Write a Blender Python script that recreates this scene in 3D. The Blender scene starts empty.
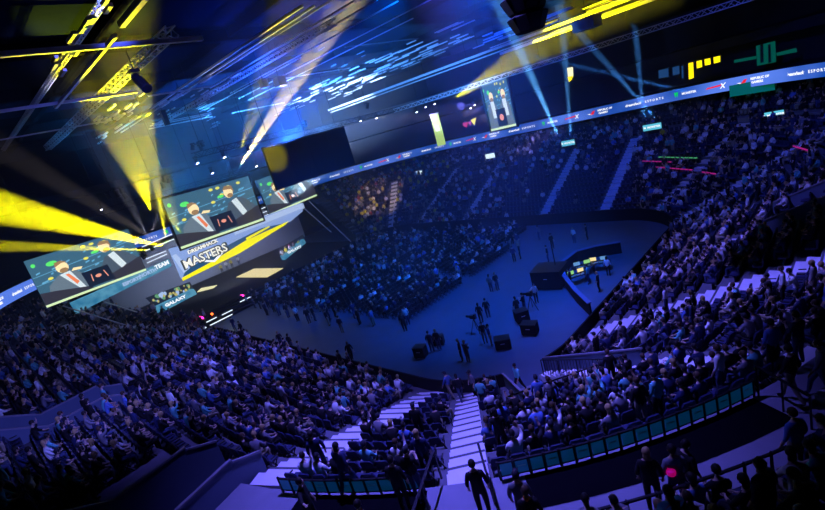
import bpy, math, random
from mathutils import Vector, Matrix
random.seed(7)
SC = bpy.context.scene
COL = SC.collection
rad = math.radians
PI = math.pi

# ---------------------------------------------------------------- camera
F = 480.0; ROLL = rad(16); PITCH = rad(15.2); YAW = rad(43); CAMH = 17.0
fw = Vector((-math.cos(YAW), math.sin(YAW), 0)); rt = Vector((math.sin(YAW), math.cos(YAW), 0)); UP = Vector((0, 0, 1))
cf = fw*math.cos(PITCH)-UP*math.sin(PITCH); cu = fw*math.sin(PITCH)+UP*math.cos(PITCH)
ir = rt*math.cos(ROLL)-cu*math.sin(ROLL); iu = cu*math.cos(ROLL)+rt*math.sin(ROLL)
cam = bpy.data.cameras.new('camera'); cam_ob = bpy.data.objects.new('camera', cam); COL.objects.link(cam_ob)
cam.sensor_width = 36; cam.lens = F/825*36; cam.clip_end = 500
cam_ob.matrix_world = Matrix(((ir.x, iu.x, -cf.x, 0), (ir.y, iu.y, -cf.y, 0), (ir.z, iu.z, -cf.z, CAMH), (0, 0, 0, 1)))
SC.camera = cam_ob
CP = Vector((0, 0, CAMH))
def ray(px, py): return (cf*F+ir*(px-412.5)-iu*(py-255)).normalized()
def at(px, py, x=None, y=None, z=None):
    d = ray(px, py)
    k = x/d.x if x is not None else y/d.y if y is not None else (z-CAMH)/d.z
    return CP+d*k
def proj(p):
    q = Vector(p)-CP; w = q.dot(cf)
    if w < .5: return (-9999, -9999, w)
    return (412.5+F*q.dot(ir)/w, 255-F*q.dot(iu)/w, w)

# ---------------------------------------------------------------- world, exposure
vs = SC.view_settings
vs.view_transform = 'Standard'; vs.look = 'None'; vs.exposure = 0.0; vs.gamma = 1.0; vs.use_curve_mapping = False
W = bpy.data.worlds.new('night'); SC.world = W; W.use_nodes = True
W.node_tree.nodes['Background'].inputs[0].default_value = (.0, .006, .03, 1)
W.node_tree.nodes['Background'].inputs[1].default_value = .0
SC.cycles.max_bounces = 4; SC.cycles.diffuse_bounces = 1; SC.cycles.glossy_bounces = 2; SC.cycles.volume_bounces = 0
SC.cycles.sample_clamp_indirect = 2.0; SC.cycles.sample_clamp_direct = 0
SC.cycles.caustics_reflective = False; SC.cycles.caustics_refractive = False

def spot(p, t, c, w, deg, blend=.4, soft=.15, name='spot_light'):
    l = bpy.data.lights.new(name, 'SPOT'); l.energy = w; l.color = c; l.spot_size = rad(deg); l.spot_blend = blend; l.shadow_soft_size = soft
    o = bpy.data.objects.new(name, l); COL.objects.link(o); o.location = p
    o.rotation_euler = (Vector(t)-Vector(p)).to_track_quat('-Z', 'Y').to_euler()
    return o
VIO = (.15, .13, 1); BLU = (.03, .16, 1); DBL = (.01, .12, 1); TEAL = (.05, .5, 1); YEL = (1, .85, .0); WHT = (1, .82, .6)
# washes over the stands and the floor
spot((-13, 11, 28.2), (-12, 11, 5), VIO, 46000, 60, .9, .3)
spot((-18, 22, 28.2), (-8, 28, 3), VIO, 44000, 62, .9, .3)
spot((-22, 11, 28.2), (-26, 9, 4), VIO, 20000, 50, 1, .3)
spot((-24, 12, 28.2), (-38, 13, 3), (.12, .12, 1), 22000, 40, 1, .3)
spot((-28, 11, 28.2), (-58, 10, 5), (.08, .11, 1), 7000, 60, .9, .3)
spot((-18, 30, 28.2), (-27, 34, 0), DBL, 62000, 62, .8, .3)
spot((-24, 29, 28.2), (-50, 34, 0), (.0, .12, 1), 50000, 52, .8, .3)
spot((-20, 30, 28.2), (-40, 62, 5), (.0, .06, 1), 42000, 62, .9, .3)
spot((-10, 30, 28.2), (-10, 56, 5), (.06, .09, 1), 20000, 60, .9, .3)
# added blue spots hidden behind the screens to make the haze glow
spot((-70, 27, 9.5), (-64, 32, 29), (.03, .3, 1), 110000, 120, .9, .5)
spot((-54, 35.5, 17), (-62, 42, 29), (.04, .25, 1), 110000, 120, .9, .5)
HAZE = .0042
def beam(S, x, T, c, w, deg, bl=.25, y=None, tz=None, tx=None, ty=None):
    p = at(*S, x=x) if y is None else at(*S, y=y)
    q = at(*T, z=tz) if tz is not None else at(*T, x=tx) if tx is not None else at(*T, y=ty)
    spot(p, q, c, w, deg, bl, .16 if deg < 2 else .05, 'beam_light')
# thin blue beams rising from the sign boxes in the far stand
beam((560, 140), 0, (514, 38), (.12, .45, 1), 5000000, 1.7, .3, 65.5, ty=38)
beam((571, 139), 0, (562, 20), (.1, .4, 1), 2600000, 1.2, .3, 65.5, ty=38)
beam((658, 121), 0, (585, 40), (.08, .35, 1), 2400000, 1.2, .3, 65.5, ty=42)
beam((644, 122), 0, (631, -20), (.08, .35, 1), 2000000, 1.2, .3, 65.5, ty=40)
beam((765, 110), 0, (560, 62), (.05, .28, 1), 6000000, 1.1, .3, 65.2, ty=50)
# yellow and white stage beams, then added yellow spots colouring the roof steel
beam((162, 246), -66.5, (-40, 198), YEL, 4500000, 6.5, .5, tx=-45)
beam((150, 250), -66.5, (-40, 245), YEL, 3200000, 2.4, .5, tx=-45)
beam((167, 246), -66.5, (142, 90), YEL, 1800000, 6, .4, tz=28)
beam((168, 247), -66.5, (105, 210), (1, .8, .7), 60000, 7, .8, tx=-60)
beam((147, 235), -66.5, (128, 200), (.8, .8, 1), 30000, 9, .8, tx=-60)
beam((150, 235), -66.5, (163, 205), (.8, .8, 1), 30000, 8, .8, tx=-60)
beam((240, 166), -61, (340, 10), (1, .74, .2), 5000000, 7.5, .8, tz=28)
beam((452, 100), 0, (575, 22), YEL, 350000, 22, .7, 50, ty=56)  # added spot turning the upper right rails yellow
beam((180, 232), -62, (75, 40), YEL, 80000, 12, .6, tz=25)
beam((150, 210), -58, (112, 85), YEL, 260000, 22, .6, tz=26)  # added spot turning the wide box truss yellow
spot((-32, 24, 25), at(272, 156, x=-50), YEL, 70000, 11, .6)  # added roof spot for the yellow patch on the black screen back
beam((240, 150), -50, (295, 8), YEL, 120000, 10, .6, tz=26)
# violet lamps on the trusses pointing down and right
p_ = at(226, 159, x=-55); spot(p_, p_+Vector((5, 12, -2.5)), (.45, .35, 1), 60000, 14, .9, .1, 'beam_light')
p_ = at(251, 154, x=-55); spot(p_, p_+Vector((5, 12, -2.5)), (.45, .35, 1), 60000, 14, .9, .1, 'beam_light')
p_ = at(343, 130, x=-58); spot(p_, p_+Vector((5, 12, -2.5)), (.45, .35, 1), 60000, 14, .9, .1, 'beam_light')
p_ = at(361, 122, x=-58); spot(p_, p_+Vector((5, 12, -2.5)), (.45, .35, 1), 60000, 14, .9, .1, 'beam_light')
p_ = at(377, 118, x=-58); spot(p_, p_+Vector((5, 12, -2.5)), (1, .7, .45), 60000, 14, .9, .1, 'beam_light')
p_ = at(427, 108, x=-58); spot(p_, p_+Vector((5, 12, -2.5)), (.35, .3, 1), 60000, 14, .9, .1, 'beam_light')
# pink beams on the stage
beam((275, 266), -68, (255, 240), (1, .05, .35), 40000, 3, .4, tx=-70)
beam((260, 262), -68, (300, 238), (1, .1, .35), 30000, 3, .4, tx=-70)
beam((95, 317), -66, (60, 322), (.35, .25, 1), 20000, 30, .8, tx=-64)
spot((-66.8, 27, 7.6), (-75, 28, 2.5), (.7, .78, 1), 4500, 120, .8, .3)  # added pale spots behind the header to brighten the backdrop
spot((-66.8, 36, 7.6), (-75, 36, 2.5), (.6, .6, 1), 3000, 120, .8, .3)
spot((-58, 41, 19), at(385, 205, y=60), (1, .72, .5), 16000, 30, .8, .3)  # added warm spot to brighten the far stand by the stage
# stage front wash
spot(at(232, 240, x=-62), at(255, 275, z=1), (1, .85, .55), 1500, 70, .7, .3)
spot(at(60, 330, z=14), at(100, 330, z=3), (.15, .15, 1), 6000, 90, .9, .3)
# added uplights brightening the roof, most hidden behind the screens
spot((-58, 30, 14), (-66, 42, 28), (.1, .4, 1), 9000, 120, .9, .5)
spot((-53, 38, 17), (-44, 52, 28), (.06, .28, 1), 40000, 110, .9, .5)
spot((-53, 32, 17), (-40, 22, 28), (.03, .12, 1), 16000, 110, .9, .5)
spot(at(200, 212, x=-68), at(155, 100, z=26), (.65, .72, 1), 420000, 36, .8, .4)
spot(at(290, 200, x=-56), at(350, 88, z=25.5), (.5, .7, 1), 300000, 44, .8, .4)
spot((-53, 34, 17.3), at(300, 30, z=28), (.01, .07, 1), 110000, 70, .9, .4)

# ---------------------------------------------------------------- materials
MATS = {}
def mat(name, col, rough=.6, metal=0, emit=None, es=1.0, noise=0, scale=20, bump=0, spec=.3):
    if name in MATS: return MATS[name]
    m = bpy.data.materials.new(name); m.use_nodes = True; nt = m.node_tree; b = nt.nodes['Principled BSDF']
    b.inputs['Base Color'].default_value = (*col, 1); b.inputs['Roughness'].default_value = rough
    b.inputs['Metallic'].default_value = metal; b.inputs['Specular IOR Level'].default_value = spec
    if emit:
        b.inputs['Emission Color'].default_value = (*emit, 1); b.inputs['Emission Strength'].default_value = es
    if noise or bump:
        tc = nt.nodes.new('ShaderNodeTexCoord'); n = nt.nodes.new('ShaderNodeTexNoise'); n.inputs['Scale'].default_value = scale; n.inputs['Detail'].default_value = 4
        nt.links.new(tc.outputs['Object'], n.inputs['Vector'])
        if noise:
            mx = nt.nodes.new('ShaderNodeMixRGB'); mx.inputs[1].default_value = (*[c*(1-noise) for c in col], 1); mx.inputs[2].default_value = (*[min(1, c*(1+noise)) for c in col], 1)
            nt.links.new(n.outputs[0], mx.inputs[0]); nt.links.new(mx.outputs[0], b.inputs['Base Color'])
        if bump:
            bp = nt.nodes.new('ShaderNodeBump'); bp.inputs['Strength'].default_value = bump
            nt.links.new(n.outputs[0], bp.inputs['Height']); nt.links.new(bp.outputs[0], b.inputs['Normal'])
    MATS[name] = m
    return m
concrete = mat('concrete', (.12, .12, .14), .8, noise=.25, scale=1.5)
stairs_m = mat('stair_concrete', (.74, .72, .76), .75, noise=.12, scale=2)
nosing_m = mat('stair_nosing', (.1, .1, .12), .7)
walk_m = mat('walkway_concrete', (.22, .22, .26), .7, noise=.2, scale=1.2)
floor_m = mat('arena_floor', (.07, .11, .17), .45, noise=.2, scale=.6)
black = mat('black_cloth', (.006, .006, .008), .9)
floor_strip = mat('black_floor_strip', (.004, .004, .006), 1, noise=.3, scale=3, spec=0)
wallm = mat('dark_wall', (.014, .018, .032), .95, spec=.05, noise=.3, scale=.5)
panelw = mat('painted_wall', (.1, .14, .2), .7, noise=.2, scale=.8)
steel = mat('dark_steel', (.03, .03, .035), .4, .7)
alu = mat('aluminium', (.72, .72, .72), .35, .3)
whitep = mat('white_paint', (.8, .8, .8), .5)
seatm = mat('seat_plastic', (.018, .022, .06), .45)
seatb = mat('seat_back_cloth', (.025, .03, .085), .6)
roofm = mat('roof_deck', (.004, .007, .022), 1, noise=.5, scale=.25, spec=0)
girder = mat('girder_steel', (.006, .006, .008), 1, spec=0)
rubber = mat('black_plastic', (.012, .012, .014), .4)
SKIN = [mat('light_skin', (.6, .42, .33), .5), mat('tan_skin', (.4, .25, .17), .5)]
HAIR = [mat('dark_hair', (.015, .012, .01), .6), mat('brown_hair', (.07, .04, .02), .6), mat('blond_hair', (.4, .28, .12), .6), mat('dark_cap', (.02, .02, .03), .7)]
SHIRTN = ['black', 'navy', 'grey', 'white', 'teal', 'red', 'yellow', 'blue']
SHIRT = [mat('shirt_'+n, c, .8) for n, c in zip(SHIRTN, [(.012, .012, .014), (.02, .03, .09), (.2, .2, .22), (.75, .75, .75), (.12, .45, .45), (.45, .03, .04), (.7, .6, .03), (.1, .2, .5)])]
PANTS = [mat('denim', (.05, .07, .14), .85), mat('black_trousers', (.012, .012, .014), .85), mat('khaki_trousers', (.3, .26, .18), .85)]
def em(name, c, s=1.0): return mat(name, (.01, .01, .01), .5, emit=c, es=s)

# ---------------------------------------------------------------- mesh helper
class MB:
    def __init__(s): s.v = []; s.f = []; s.mi = []; s.m = []
    def _mi(s, m):
        if m not in s.m: s.m.append(m)
        return s.m.index(m)
    def add(s, vs_, fs, m):
        b = len(s.v); s.v += [tuple(v) for v in vs_]; i = s._mi(m)
        for f in fs: s.f.append(tuple(b+k for k in f)); s.mi.append(i)
        return s
    def box(s, c, d, m, rot=None, rz=0):
        hx, hy, hz = d[0]/2, d[1]/2, d[2]/2; c = Vector(c)
        R = rot if rot is not None else (Matrix.Rotation(rz, 3, 'Z') if rz else None)
        vs_ = []
        for x in (-hx, hx):
            for y in (-hy, hy):
                for z in (-hz, hz):
                    v = Vector((x, y, z)); v = R @ v if R is not None else v
                    vs_.append(c+v)
        return s.add(vs_, [(0, 1, 3, 2), (4, 6, 7, 5), (0, 4, 5, 1), (2, 3, 7, 6), (0, 2, 6, 4), (1, 5, 7, 3)], m)
    def frame(s, p, q):
        p = Vector(p); q = Vector(q); d = q-p; L = d.length; d = d/L if L else Vector((0, 0, 1))
        a = Vector((0, 0, 1)) if abs(d.z) < .95 else Vector((1, 0, 0))
        sx = d.cross(a).normalized(); sy = sx.cross(d).normalized()
        return p, q, sx, sy
    def bar(s, p, q, w, h, m):
        p, q, sx, sy = s.frame(p, q); vs_ = [e+sx*a*w/2+sy*b*h/2 for e in (p, q) for a, b in ((-1, -1), (1, -1), (1, 1), (-1, 1))]
        return s.add(vs_, [(0, 1, 2, 3)[::-1], (4, 5, 6, 7), (0, 1, 5, 4), (1, 2, 6, 5), (2, 3, 7, 6), (3, 0, 4, 7)], m)
    def tube(s, p, q, r, m, n=8, r2=None):
        p, q, sx, sy = s.frame(p, q); r2 = r if r2 is None else r2; vs_ = []
        for e, rr in ((p, r), (q, r2)):
            for k in range(n):
                a = 2*PI*k/n; vs_.append(e+sx*math.cos(a)*rr+sy*math.sin(a)*rr)
        fs = [(k, (k+1) % n, n+(k+1) % n, n+k) for k in range(n)]+[tuple(range(n))[::-1], tuple(range(n, 2*n))]
        return s.add(vs_, fs, m)
    def ball(s, c, r, m, n=8, k=5, sc=(1, 1, 1), R=None, z0=-1):
        vs_ = []; c = Vector(c)
        for i in range(k+1):
            t = PI*(i/k)*(1 if z0 == -1 else .62)
            for j in range(n):
                a = 2*PI*j/n; v = Vector((math.sin(t)*math.cos(a)*r*sc[0], math.sin(t)*math.sin(a)*r*sc[1], math.cos(t)*r*sc[2]))
                vs_.append(c+(R @ v if R is not None else v))
        fs = [(i*n+j, (i+1)*n+j, (i+1)*n+(j+1) % n, i*n+(j+1) % n) for i in range(k) for j in range(n)]
        return s.add(vs_, fs, m)
    def mesh(s, name, smooth=False):
        me = bpy.data.meshes.new(name); me.from_pydata(s.v, [], s.f)
        for m in s.m: me.materials.append(m)
        me.polygons.foreach_set('material_index', s.mi)
        if smooth: me.polygons.foreach_set('use_smooth', [True]*len(s.f))
        me.update(); return me
    def build(s, name, parent=None, smooth=False, loc=None):
        o = bpy.data.objects.new(name, s.mesh(name, smooth)); COL.objects.link(o)
        if parent: o.parent = parent
        if loc is not None: o.location = loc
        return o
def tag(o, label=None, cat=None, group=None, kind=None):
    if label: o['label'] = label
    if cat: o['category'] = cat
    if group: o['group'] = group
    if kind: o['kind'] = kind
    return o
def empty(name, loc, label, cat, group=None, rz=0):
    o = bpy.data.objects.new(name, None); COL.objects.link(o); o.location = loc; o.rotation_euler.z = rz; o.empty_display_size = .2
    return tag(o, label, cat, group)
def child(name, me, parent):
    o = bpy.data.objects.new(name, me); COL.objects.link(o); o.parent = parent; return o
def dup(root, loc, rz, label=None, cat=None, group=None):
    r = root.copy(); COL.objects.link(r); r.location = loc; r.rotation_euler = (0, 0, rz)
    tag(r, label, cat, group)
    for ch in KIDS[root.name]:
        c = ch[0].copy(); COL.objects.link(c); c.parent = r
        for g in ch[1]:
            d = g.copy(); COL.objects.link(d); d.parent = c
    return r
KIDS = {}
def reg(root, *kids): KIDS[root.name] = [(k if isinstance(k, tuple) else (k, [])) for k in kids]; return root
def struct(o): o['kind'] = 'structure'; return o
def text_mesh(txt, size, m, shear=0, bold=0, sx=1.0):
    cu_ = bpy.data.curves.new('lettering', 'FONT'); cu_.body = txt; cu_.size = size; cu_.shear = shear; cu_.offset = bold; cu_.extrude = .01; cu_.resolution_u = 2
    cu_.align_x = 'CENTER'; cu_.align_y = 'CENTER'
    o = bpy.data.objects.new('lettering', cu_); COL.objects.link(o)
    me = bpy.data.meshes.new_from_object(o.evaluated_get(bpy.context.evaluated_depsgraph_get()))
    bpy.data.objects.remove(o); me.materials.clear(); me.materials.append(m)
    if sx != 1:
        for v in me.vertices: v.co.x *= sx
    return me
def basis(o, right, up):
    r = Vector(right).normalized(); u = Vector(up); u = (u-r*u.dot(r)).normalized(); n = r.cross(u)
    return Matrix(((r.x, u.x, n.x, o[0]), (r.y, u.y, n.y, o[1]), (r.z, u.z, n.z, o[2]), (0, 0, 0, 1)))

# ---------------------------------------------------------------- the bowl
X0, X1, Y0, Y1, CR = -62., -14.5, 17.8, 53., 7.
NR, RD, RH, ZW = 13, 1.11, .5, .5
def loop_pts():
    # (centre x, centre y, direction angle), all offsets share them
    L = []
    def st(a, b, ang):
        n = max(1, int((Vector(b)-Vector(a)).length/1.2))
        for i in range(n): L.append((a[0]+(b[0]-a[0])*i/n, a[1]+(b[1]-a[1])*i/n, ang))
    def arc(c, a0):
        for i in range(24): L.append((c[0], c[1], a0+90*i/24))
    st((X0+CR, Y0+CR), (X1-CR, Y0+CR), -90); arc((X1-CR, Y0+CR), -90)
    st((X1-CR, Y0+CR), (X1-CR, Y1-CR), 0); arc((X1-CR, Y1-CR), 0)
    st((X1-CR, Y1-CR), (X0+CR, Y1-CR), 90); arc((X0+CR, Y1-CR), 90)
    st((X0+CR, Y1-CR), (X0+CR, Y0+CR), 180); arc((X0+CR, Y0+CR), 180)
    return L
LP = loop_pts(); NL = len(LP)
def P(i, d):
    cx, cy, a = LP[i % NL]; return Vector((cx+(CR+d)*math.cos(rad(a)), cy+(CR+d)*math.sin(rad(a)), 0))
def dn(x, y):
    cx = min(max(x, X0+CR), X1-CR); cy = min(max(y, Y0+CR), Y1-CR)
    return math.hypot(x-cx, y-cy)-CR, math.degrees(math.atan2(y-cy, x-cx)), cx, cy
# row edges: (d, z); lower rows, walkway, upper rows
EDGE = [(RD*k, ZW+RH*k) for k in range(NR)]
DW0 = RD*NR; ZWALK = ZW+RH*NR-.1; DW1 = 17.1
def ztop(d): return ZW+(ZWALK-ZW)*d/DW0+.9 if d < DW0 else ZWALK+1+max(0, d-DW1)*.59
UP_ROWS = [(DW1+.85*k, ZWALK+.25+.5*k) for k in range(10)]
BANDS = [(d, d+RD, z) for d, z in EDGE]+[(DW0, DW1, ZWALK)]+[(d, d+.85, z) for d, z in UP_ROWS]
def zrow(d):
    for a, b, z in BANDS:
        if a <= d < b: return z
    return 0
def wrapped(a): return (a+180) % 360-180
def cut(i, b):
    cx, cy, a = LP[i % NL]; a = wrapped(a)
    if cx > X1-CR-.1 and cy < Y0+CR+.1 and -48 < a < -26 and b < 7: return 0.05       # near corner entrance
    if abs(cx-(X1-CR)) < .1 and cy <= Y0+CR+.1 and -86 < a < -77 and 12 <= b < 25: return 4.5
    if -32.5 < cx < -29.3 and cy < 30 and a == -90 and 12 <= b < 25: return 4.5
    if a == 0 and 34 < cy < 37.5 and 8 <= b < 12: return 2.5
    return None
def stage_end(i): return LP[i % NL][0] <= X0+CR+.1 and 162 < (LP[i % NL][2]) < 225
mb = MB()
for i in range(NL):
    if stage_end(i): continue
    for b, (d0, d1, z) in enumerate(BANDS):
        far = 60 < LP[i][2] < 200
        if far and d0 > 21: continue
        c = cut(i, b); zz = z if c is None else c
        p0, p1, q0, q1 = P(i, d0), P(i+1, d0), P(i, d1), P(i+1, d1)
        zp = 0 if b == 0 else (BANDS[b-1][2] if cut(i, b-1) is None else cut(i, b-1))
        m = concrete if b != NR else walk_m
        if c is not None: m = walk_m
        mb.add([(p0.x, p0.y, zz), (p1.x, p1.y, zz), (q1.x, q1.y, zz), (q0.x, q0.y, zz)], [(0, 1, 2, 3)], m)
        mb.add([(p0.x, p0.y, zp), (p1.x, p1.y, zp), (p1.x, p1.y, zz), (p0.x, p0.y, zz)], [(0, 1, 2, 3)], wallm if b == 0 else concrete)
        c2 = cut(i+1, b)
        if (c is None) != (c2 is None):
            lo = c if c is not None else c2
            mb.add([(p1.x, p1.y, lo), (q1.x, q1.y, lo), (q1.x, q1.y, ztop(d1)), (p1.x, p1.y, ztop(d0))], [(0, 1, 2, 3)], panelw)
            mb.bar((p1.x, p1.y, ztop(d0)), (q1.x, q1.y, ztop(d1)), .12, .07, walk_m)
struct(mb.build('trim_1'))
mb = MB()
for i in range(NL):
    if stage_end(i) or cut(i, 0) is not None: continue
    a, b, c, e = P(i, -.12), P(i+1, -.12), P(i+1, .0), P(i, .0); T = ZW+.85
    mb.add([(a.x, a.y, 0), (b.x, b.y, 0), (b.x, b.y, T), (a.x, a.y, T), (c.x, c.y, T), (e.x, e.y, T), (c.x, c.y, ZW), (e.x, e.y, ZW)], [(0, 1, 2, 3), (3, 2, 4, 5), (5, 4, 6, 7)], black)
struct(mb.build('trim_0'))
# black strip on the walkway behind the top row fence
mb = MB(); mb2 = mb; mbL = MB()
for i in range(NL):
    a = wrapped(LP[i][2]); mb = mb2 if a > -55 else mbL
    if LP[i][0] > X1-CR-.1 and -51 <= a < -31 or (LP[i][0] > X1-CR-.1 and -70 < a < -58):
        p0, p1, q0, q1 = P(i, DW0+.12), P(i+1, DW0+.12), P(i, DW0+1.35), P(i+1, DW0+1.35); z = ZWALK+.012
        mb.add([(p0.x, p0.y, z), (p1.x, p1.y, z), (q1.x, q1.y, z), (q0.x, q0.y, z)], [(0, 1, 2, 3)], floor_strip)
tag(mb2.build('walkway_strip'), 'black strip on the walkway right of the pale stairs', 'floor_strip')
tag(mbL.build('walkway_strip'), 'black strip on the walkway left of the pale stairs', 'floor_strip')
# aisles: stairs of half steps; given as (cx, cy, angle)
AISLES = [(-23.22, 23.5, -47.3, 1.25, 0, NR), (-23.7, 24.2, -66, 1.7, 0, NR), (-31, Y0+CR, -90, 1.2, 0, NR-1), (-43, Y0+CR, -90, 1.2, 0, NR), (-54, Y0+CR, -90, 1.2, 0, NR),
          (X1-CR, Y0+CR, -22, 1.2, 0, NR), (X1-CR, 26.6, 0, 2.2, 0, NR), (X1-CR, 36, 0, 1.2, 0, 8), (X1-CR, 44, 0, 1.2, 0, NR), (X1-CR, Y1-CR, 30, 1.2, 0, NR), (X1-CR, Y1-CR, 62, 1.2, 0, NR),
          (-24, Y1-CR, 90, 1.2, 0, NR), (-32, Y1-CR, 90, 1.2, 0, NR), (-45, Y1-CR, 90, 1.1, 0, NR), (-54.5, Y1-CR, 90, 1.1, 0, NR), (X0+CR, Y1-CR, 125, 1.2, 0, NR), (X0+CR, Y0+CR, -115, 1.2, 0, NR)]
for k, (cx, cy, a, w, r0, r1) in enumerate(AISLES):
    mb = MB(); n = Vector((math.cos(rad(a)), math.sin(rad(a)), 0)); t = Vector((-n.y, n.x, 0)); c0 = Vector((cx, cy, 0))
    for r in range(r0, r1):
        d, z = EDGE[r]
        for h in (0, 1):
            dd = d+h*RD/2; zt = z+h*RH/2+.02
            mb.box(c0+n*(CR+dd+RD/4)+Vector((0, 0, zt-.2)), (RD/2+.01, w, .4), stairs_m, rz=rad(a))
            if h == 0: mb.box(c0+n*(CR+dd+.05)+Vector((0, 0, zt+.004)), (.1, w, .01), nosing_m, rz=rad(a))
    struct(mb.build('trim_%d' % (k+2)))
def in_aisle(x, y, d, r):
    for cx, cy, a, w, r0, r1 in AISLES:
        n = (math.cos(rad(a)), math.sin(rad(a))); u = (x-cx)*n[0]+(y-cy)*n[1]; v = -(x-cx)*n[1]+(y-cy)*n[0]
        if u > 0 and abs(v) < w/2+.27 and r < r1: return True
    return False
# floor slab
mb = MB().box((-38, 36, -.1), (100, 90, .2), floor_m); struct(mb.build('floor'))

# seat positions: (x, y, z, facing angle, row, ang, cx, cy)
def seat_positions():
    out = []
    segs = [('s', (X0+CR, Y0+CR), (X1-CR, Y0+CR), -90), ('a', (X1-CR, Y0+CR), -90, 0), ('s', (X1-CR, Y0+CR), (X1-CR, Y1-CR), 0), ('a', (X1-CR, Y1-CR), 0, 90),
            ('s', (X1-CR, Y1-CR), (X0+CR, Y1-CR), 90), ('a', (X0+CR, Y1-CR), 90, 160), ('a', (X0+CR, Y0+CR), -135, -90)]
    SB = [(b, (d0+d1)/2+.08, z) for b, (d0, d1, z) in enumerate(BANDS) if b != NR]+[(NR, DW0+.5+.9*k, ZWALK) for k in range(3)]
    for b, d, z in SB:
        for sg in segs:
            far = sg[1][1] > 40 and sg != segs[2]
            if b > NR and far:
                if d > 20.5: continue
            if sg[0] == 's':
                a = Vector(sg[1]); e = Vector(sg[2]); L = (e-a).length; n = int(L/.56)
                pts = [(a+(e-a)*(i+.5)/n, sg[3]) for i in range(n)]
            else:
                L = rad(sg[3]-sg[2])*(CR+d); n = int(L/.56)
                pts = [(Vector(sg[1]), sg[2]+(sg[3]-sg[2])*(i+.5)/n) for i in range(n)]
            if b == NR and not (sg == segs[0] or sg == segs[4] or sg[1][0] < -30): continue
            for c, ang in pts:
                x = c[0]+(CR+d)*math.cos(rad(ang)); y = c[1]+(CR+d)*math.sin(rad(ang))
                if in_aisle(x, y, d, b): continue
                bad = False
                if c[0] > X1-CR-.1 and c[1] < Y0+CR+.1 and -50.5 < ang < -25 and b < 7: bad = True
                if c[0] > X1-CR-.1 and c[1] < Y0+CR+.1 and -86.5 < ang < -76 and b >= 12: bad = True
                if -33 < c[0] < -29 and c[1] < 30 and ang < -85 and b >= 12: bad = True
                if -1 < ang < 1 and 33.5 < c[1] < 38 and 8 <= b < 12: bad = True
                if bad: continue
                px, py, w = proj((x, y, z+.6))
                if w < 1 or not (-60 < px < 890 and -50 < py < 560): continue
                out.append((x, y, z, ang+90, b, ang, c[0], c[1], w, px, py))
    return out
SEATS = seat_positions()

# ---------------------------------------------------------------- seats
def seat_meshes():
    a = MB().box((0, .02, .44), (.46, .44, .07), seatb).box((0, .22, .42), (.4, .05, .05), seatb).mesh('seat')
    bb = MB(); pts = [(-.22, .5), (.22, .5), (.23, .78), (.17, .88), (-.17, .88), (-.23, .78)]
    v = [(x, -.2-(z-.5)*.22+dy, z) for dy in (0, .06) for x, z in pts]
    bb.add(v, [(0, 1, 2, 3, 4, 5), (11, 10, 9, 8, 7, 6)]+[(k, 6+k, 6+(k+1) % 6, (k+1) % 6) for k in range(6)], seatm)
    f = MB().bar((-.24, .18, 0), (-.24, -.2, .6), .04, .04, steel).bar((.24, .18, 0), (.24, -.2, .6), .04, .04, steel).bar((-.24, -.2, .0), (-.24, .15, .42), .03, .03, steel).bar((.24, -.2, 0), (.24, .15, .42), .03, .03, steel)
    f.bar((-.24, 0, .38), (.24, 0, .38), .03, .03, steel).bar((-.27, -.1, .62), (-.27, .18, .6), .05, .03, rubber).bar((.27, -.1, .62), (.27, .18, .6), .05, .03, rubber)
    return a, bb.mesh('backrest'), f.mesh('frame')
seat_a, seat_b, seat_f = seat_meshes()
def left_of_stairs(cx, cy, ang, b):
    d = RD*(b+.5); x = cx+(CR+d)*math.cos(rad(ang)); y = cy+(CR+d)*math.sin(rad(ang)); n = (math.cos(rad(-47.3)), math.sin(rad(-47.3)))
    return (x+23.22)*n[1]-(y-23.5)*n[0] > 0
def sec_name(cx, cy, ang, b):
    if ang < -89 and cy < 30: return 'near left stand'
    if cx > X1-CR-.1 and cy < Y0+CR+.1: return 'left of pale stairs' if left_of_stairs(cx, cy, ang, b) else 'right of pale stairs' if ang < -22 else 'right corner stand'
    if cx > X1-CR-.1 and cy < Y1-CR-.1: return 'right end stand'
    if cx > X1-CR-.1 and ang < 90: return 'far right corner'
    return 'far side stand' if cy > 40 else 'stand beside the stage'
ORD = ['front', 'second', 'third', 'fourth', 'fifth', 'sixth', 'seventh', 'eighth', 'ninth', 'tenth', 'eleventh', 'twelfth', 'top']
def row_name(b): return ORD[b]+' row' if b < NR else 'walkway row' if b == NR else 'upper '+ORD[b-NR-1]+' row'
vis = [s for s in SEATS if 0 < s[9] < 825 and 0 < s[10] < 525]
vis.sort(key=lambda s: s[8]); near_seats = vis[:300]; near_set = set(id(s) for s in near_seats)
proto = empty('stadium_seat', (0, 0, 0), 'seat', 'seat')
k1, k2, k3 = child('seat', seat_a, proto), child('backrest', seat_b, proto), child('frame', seat_f, proto)
reg(proto, k1, k2, k3)
for n, s in enumerate(near_seats):
    lab = 'dark navy stadium seat, %s, %s' % (row_name(s[4]), sec_name(s[6], s[7], s[5], s[4]))
    grp = 'stadium seats, %s' % sec_name(s[6], s[7], s[5], s[4])
    if n == 0: proto.location = s[:3]; proto.rotation_euler.z = rad(s[3]); tag(proto, lab, 'seat', grp)
    else: dup(proto, s[:3], rad(s[3]), lab, 'seat', grp)
mb = MB(); pr = random.Random(3)
for s in SEATS:
    if id(s) in near_set: continue
    R = Matrix.Rotation(rad(s[3]), 3, 'Z'); o = Vector(s[:3])
    mb.box(o+R @ Vector((0, .02, .43)), (.46, .42, .08), seatb, rot=R)
    mb.box(o+R @ Vector((0, -.24, .66)), (.44, .07, .42), seatm, rot=R)
    mb.box(o+R @ Vector((0, -.05, .2)), (.3, .08, .4), steel, rot=R)
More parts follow.
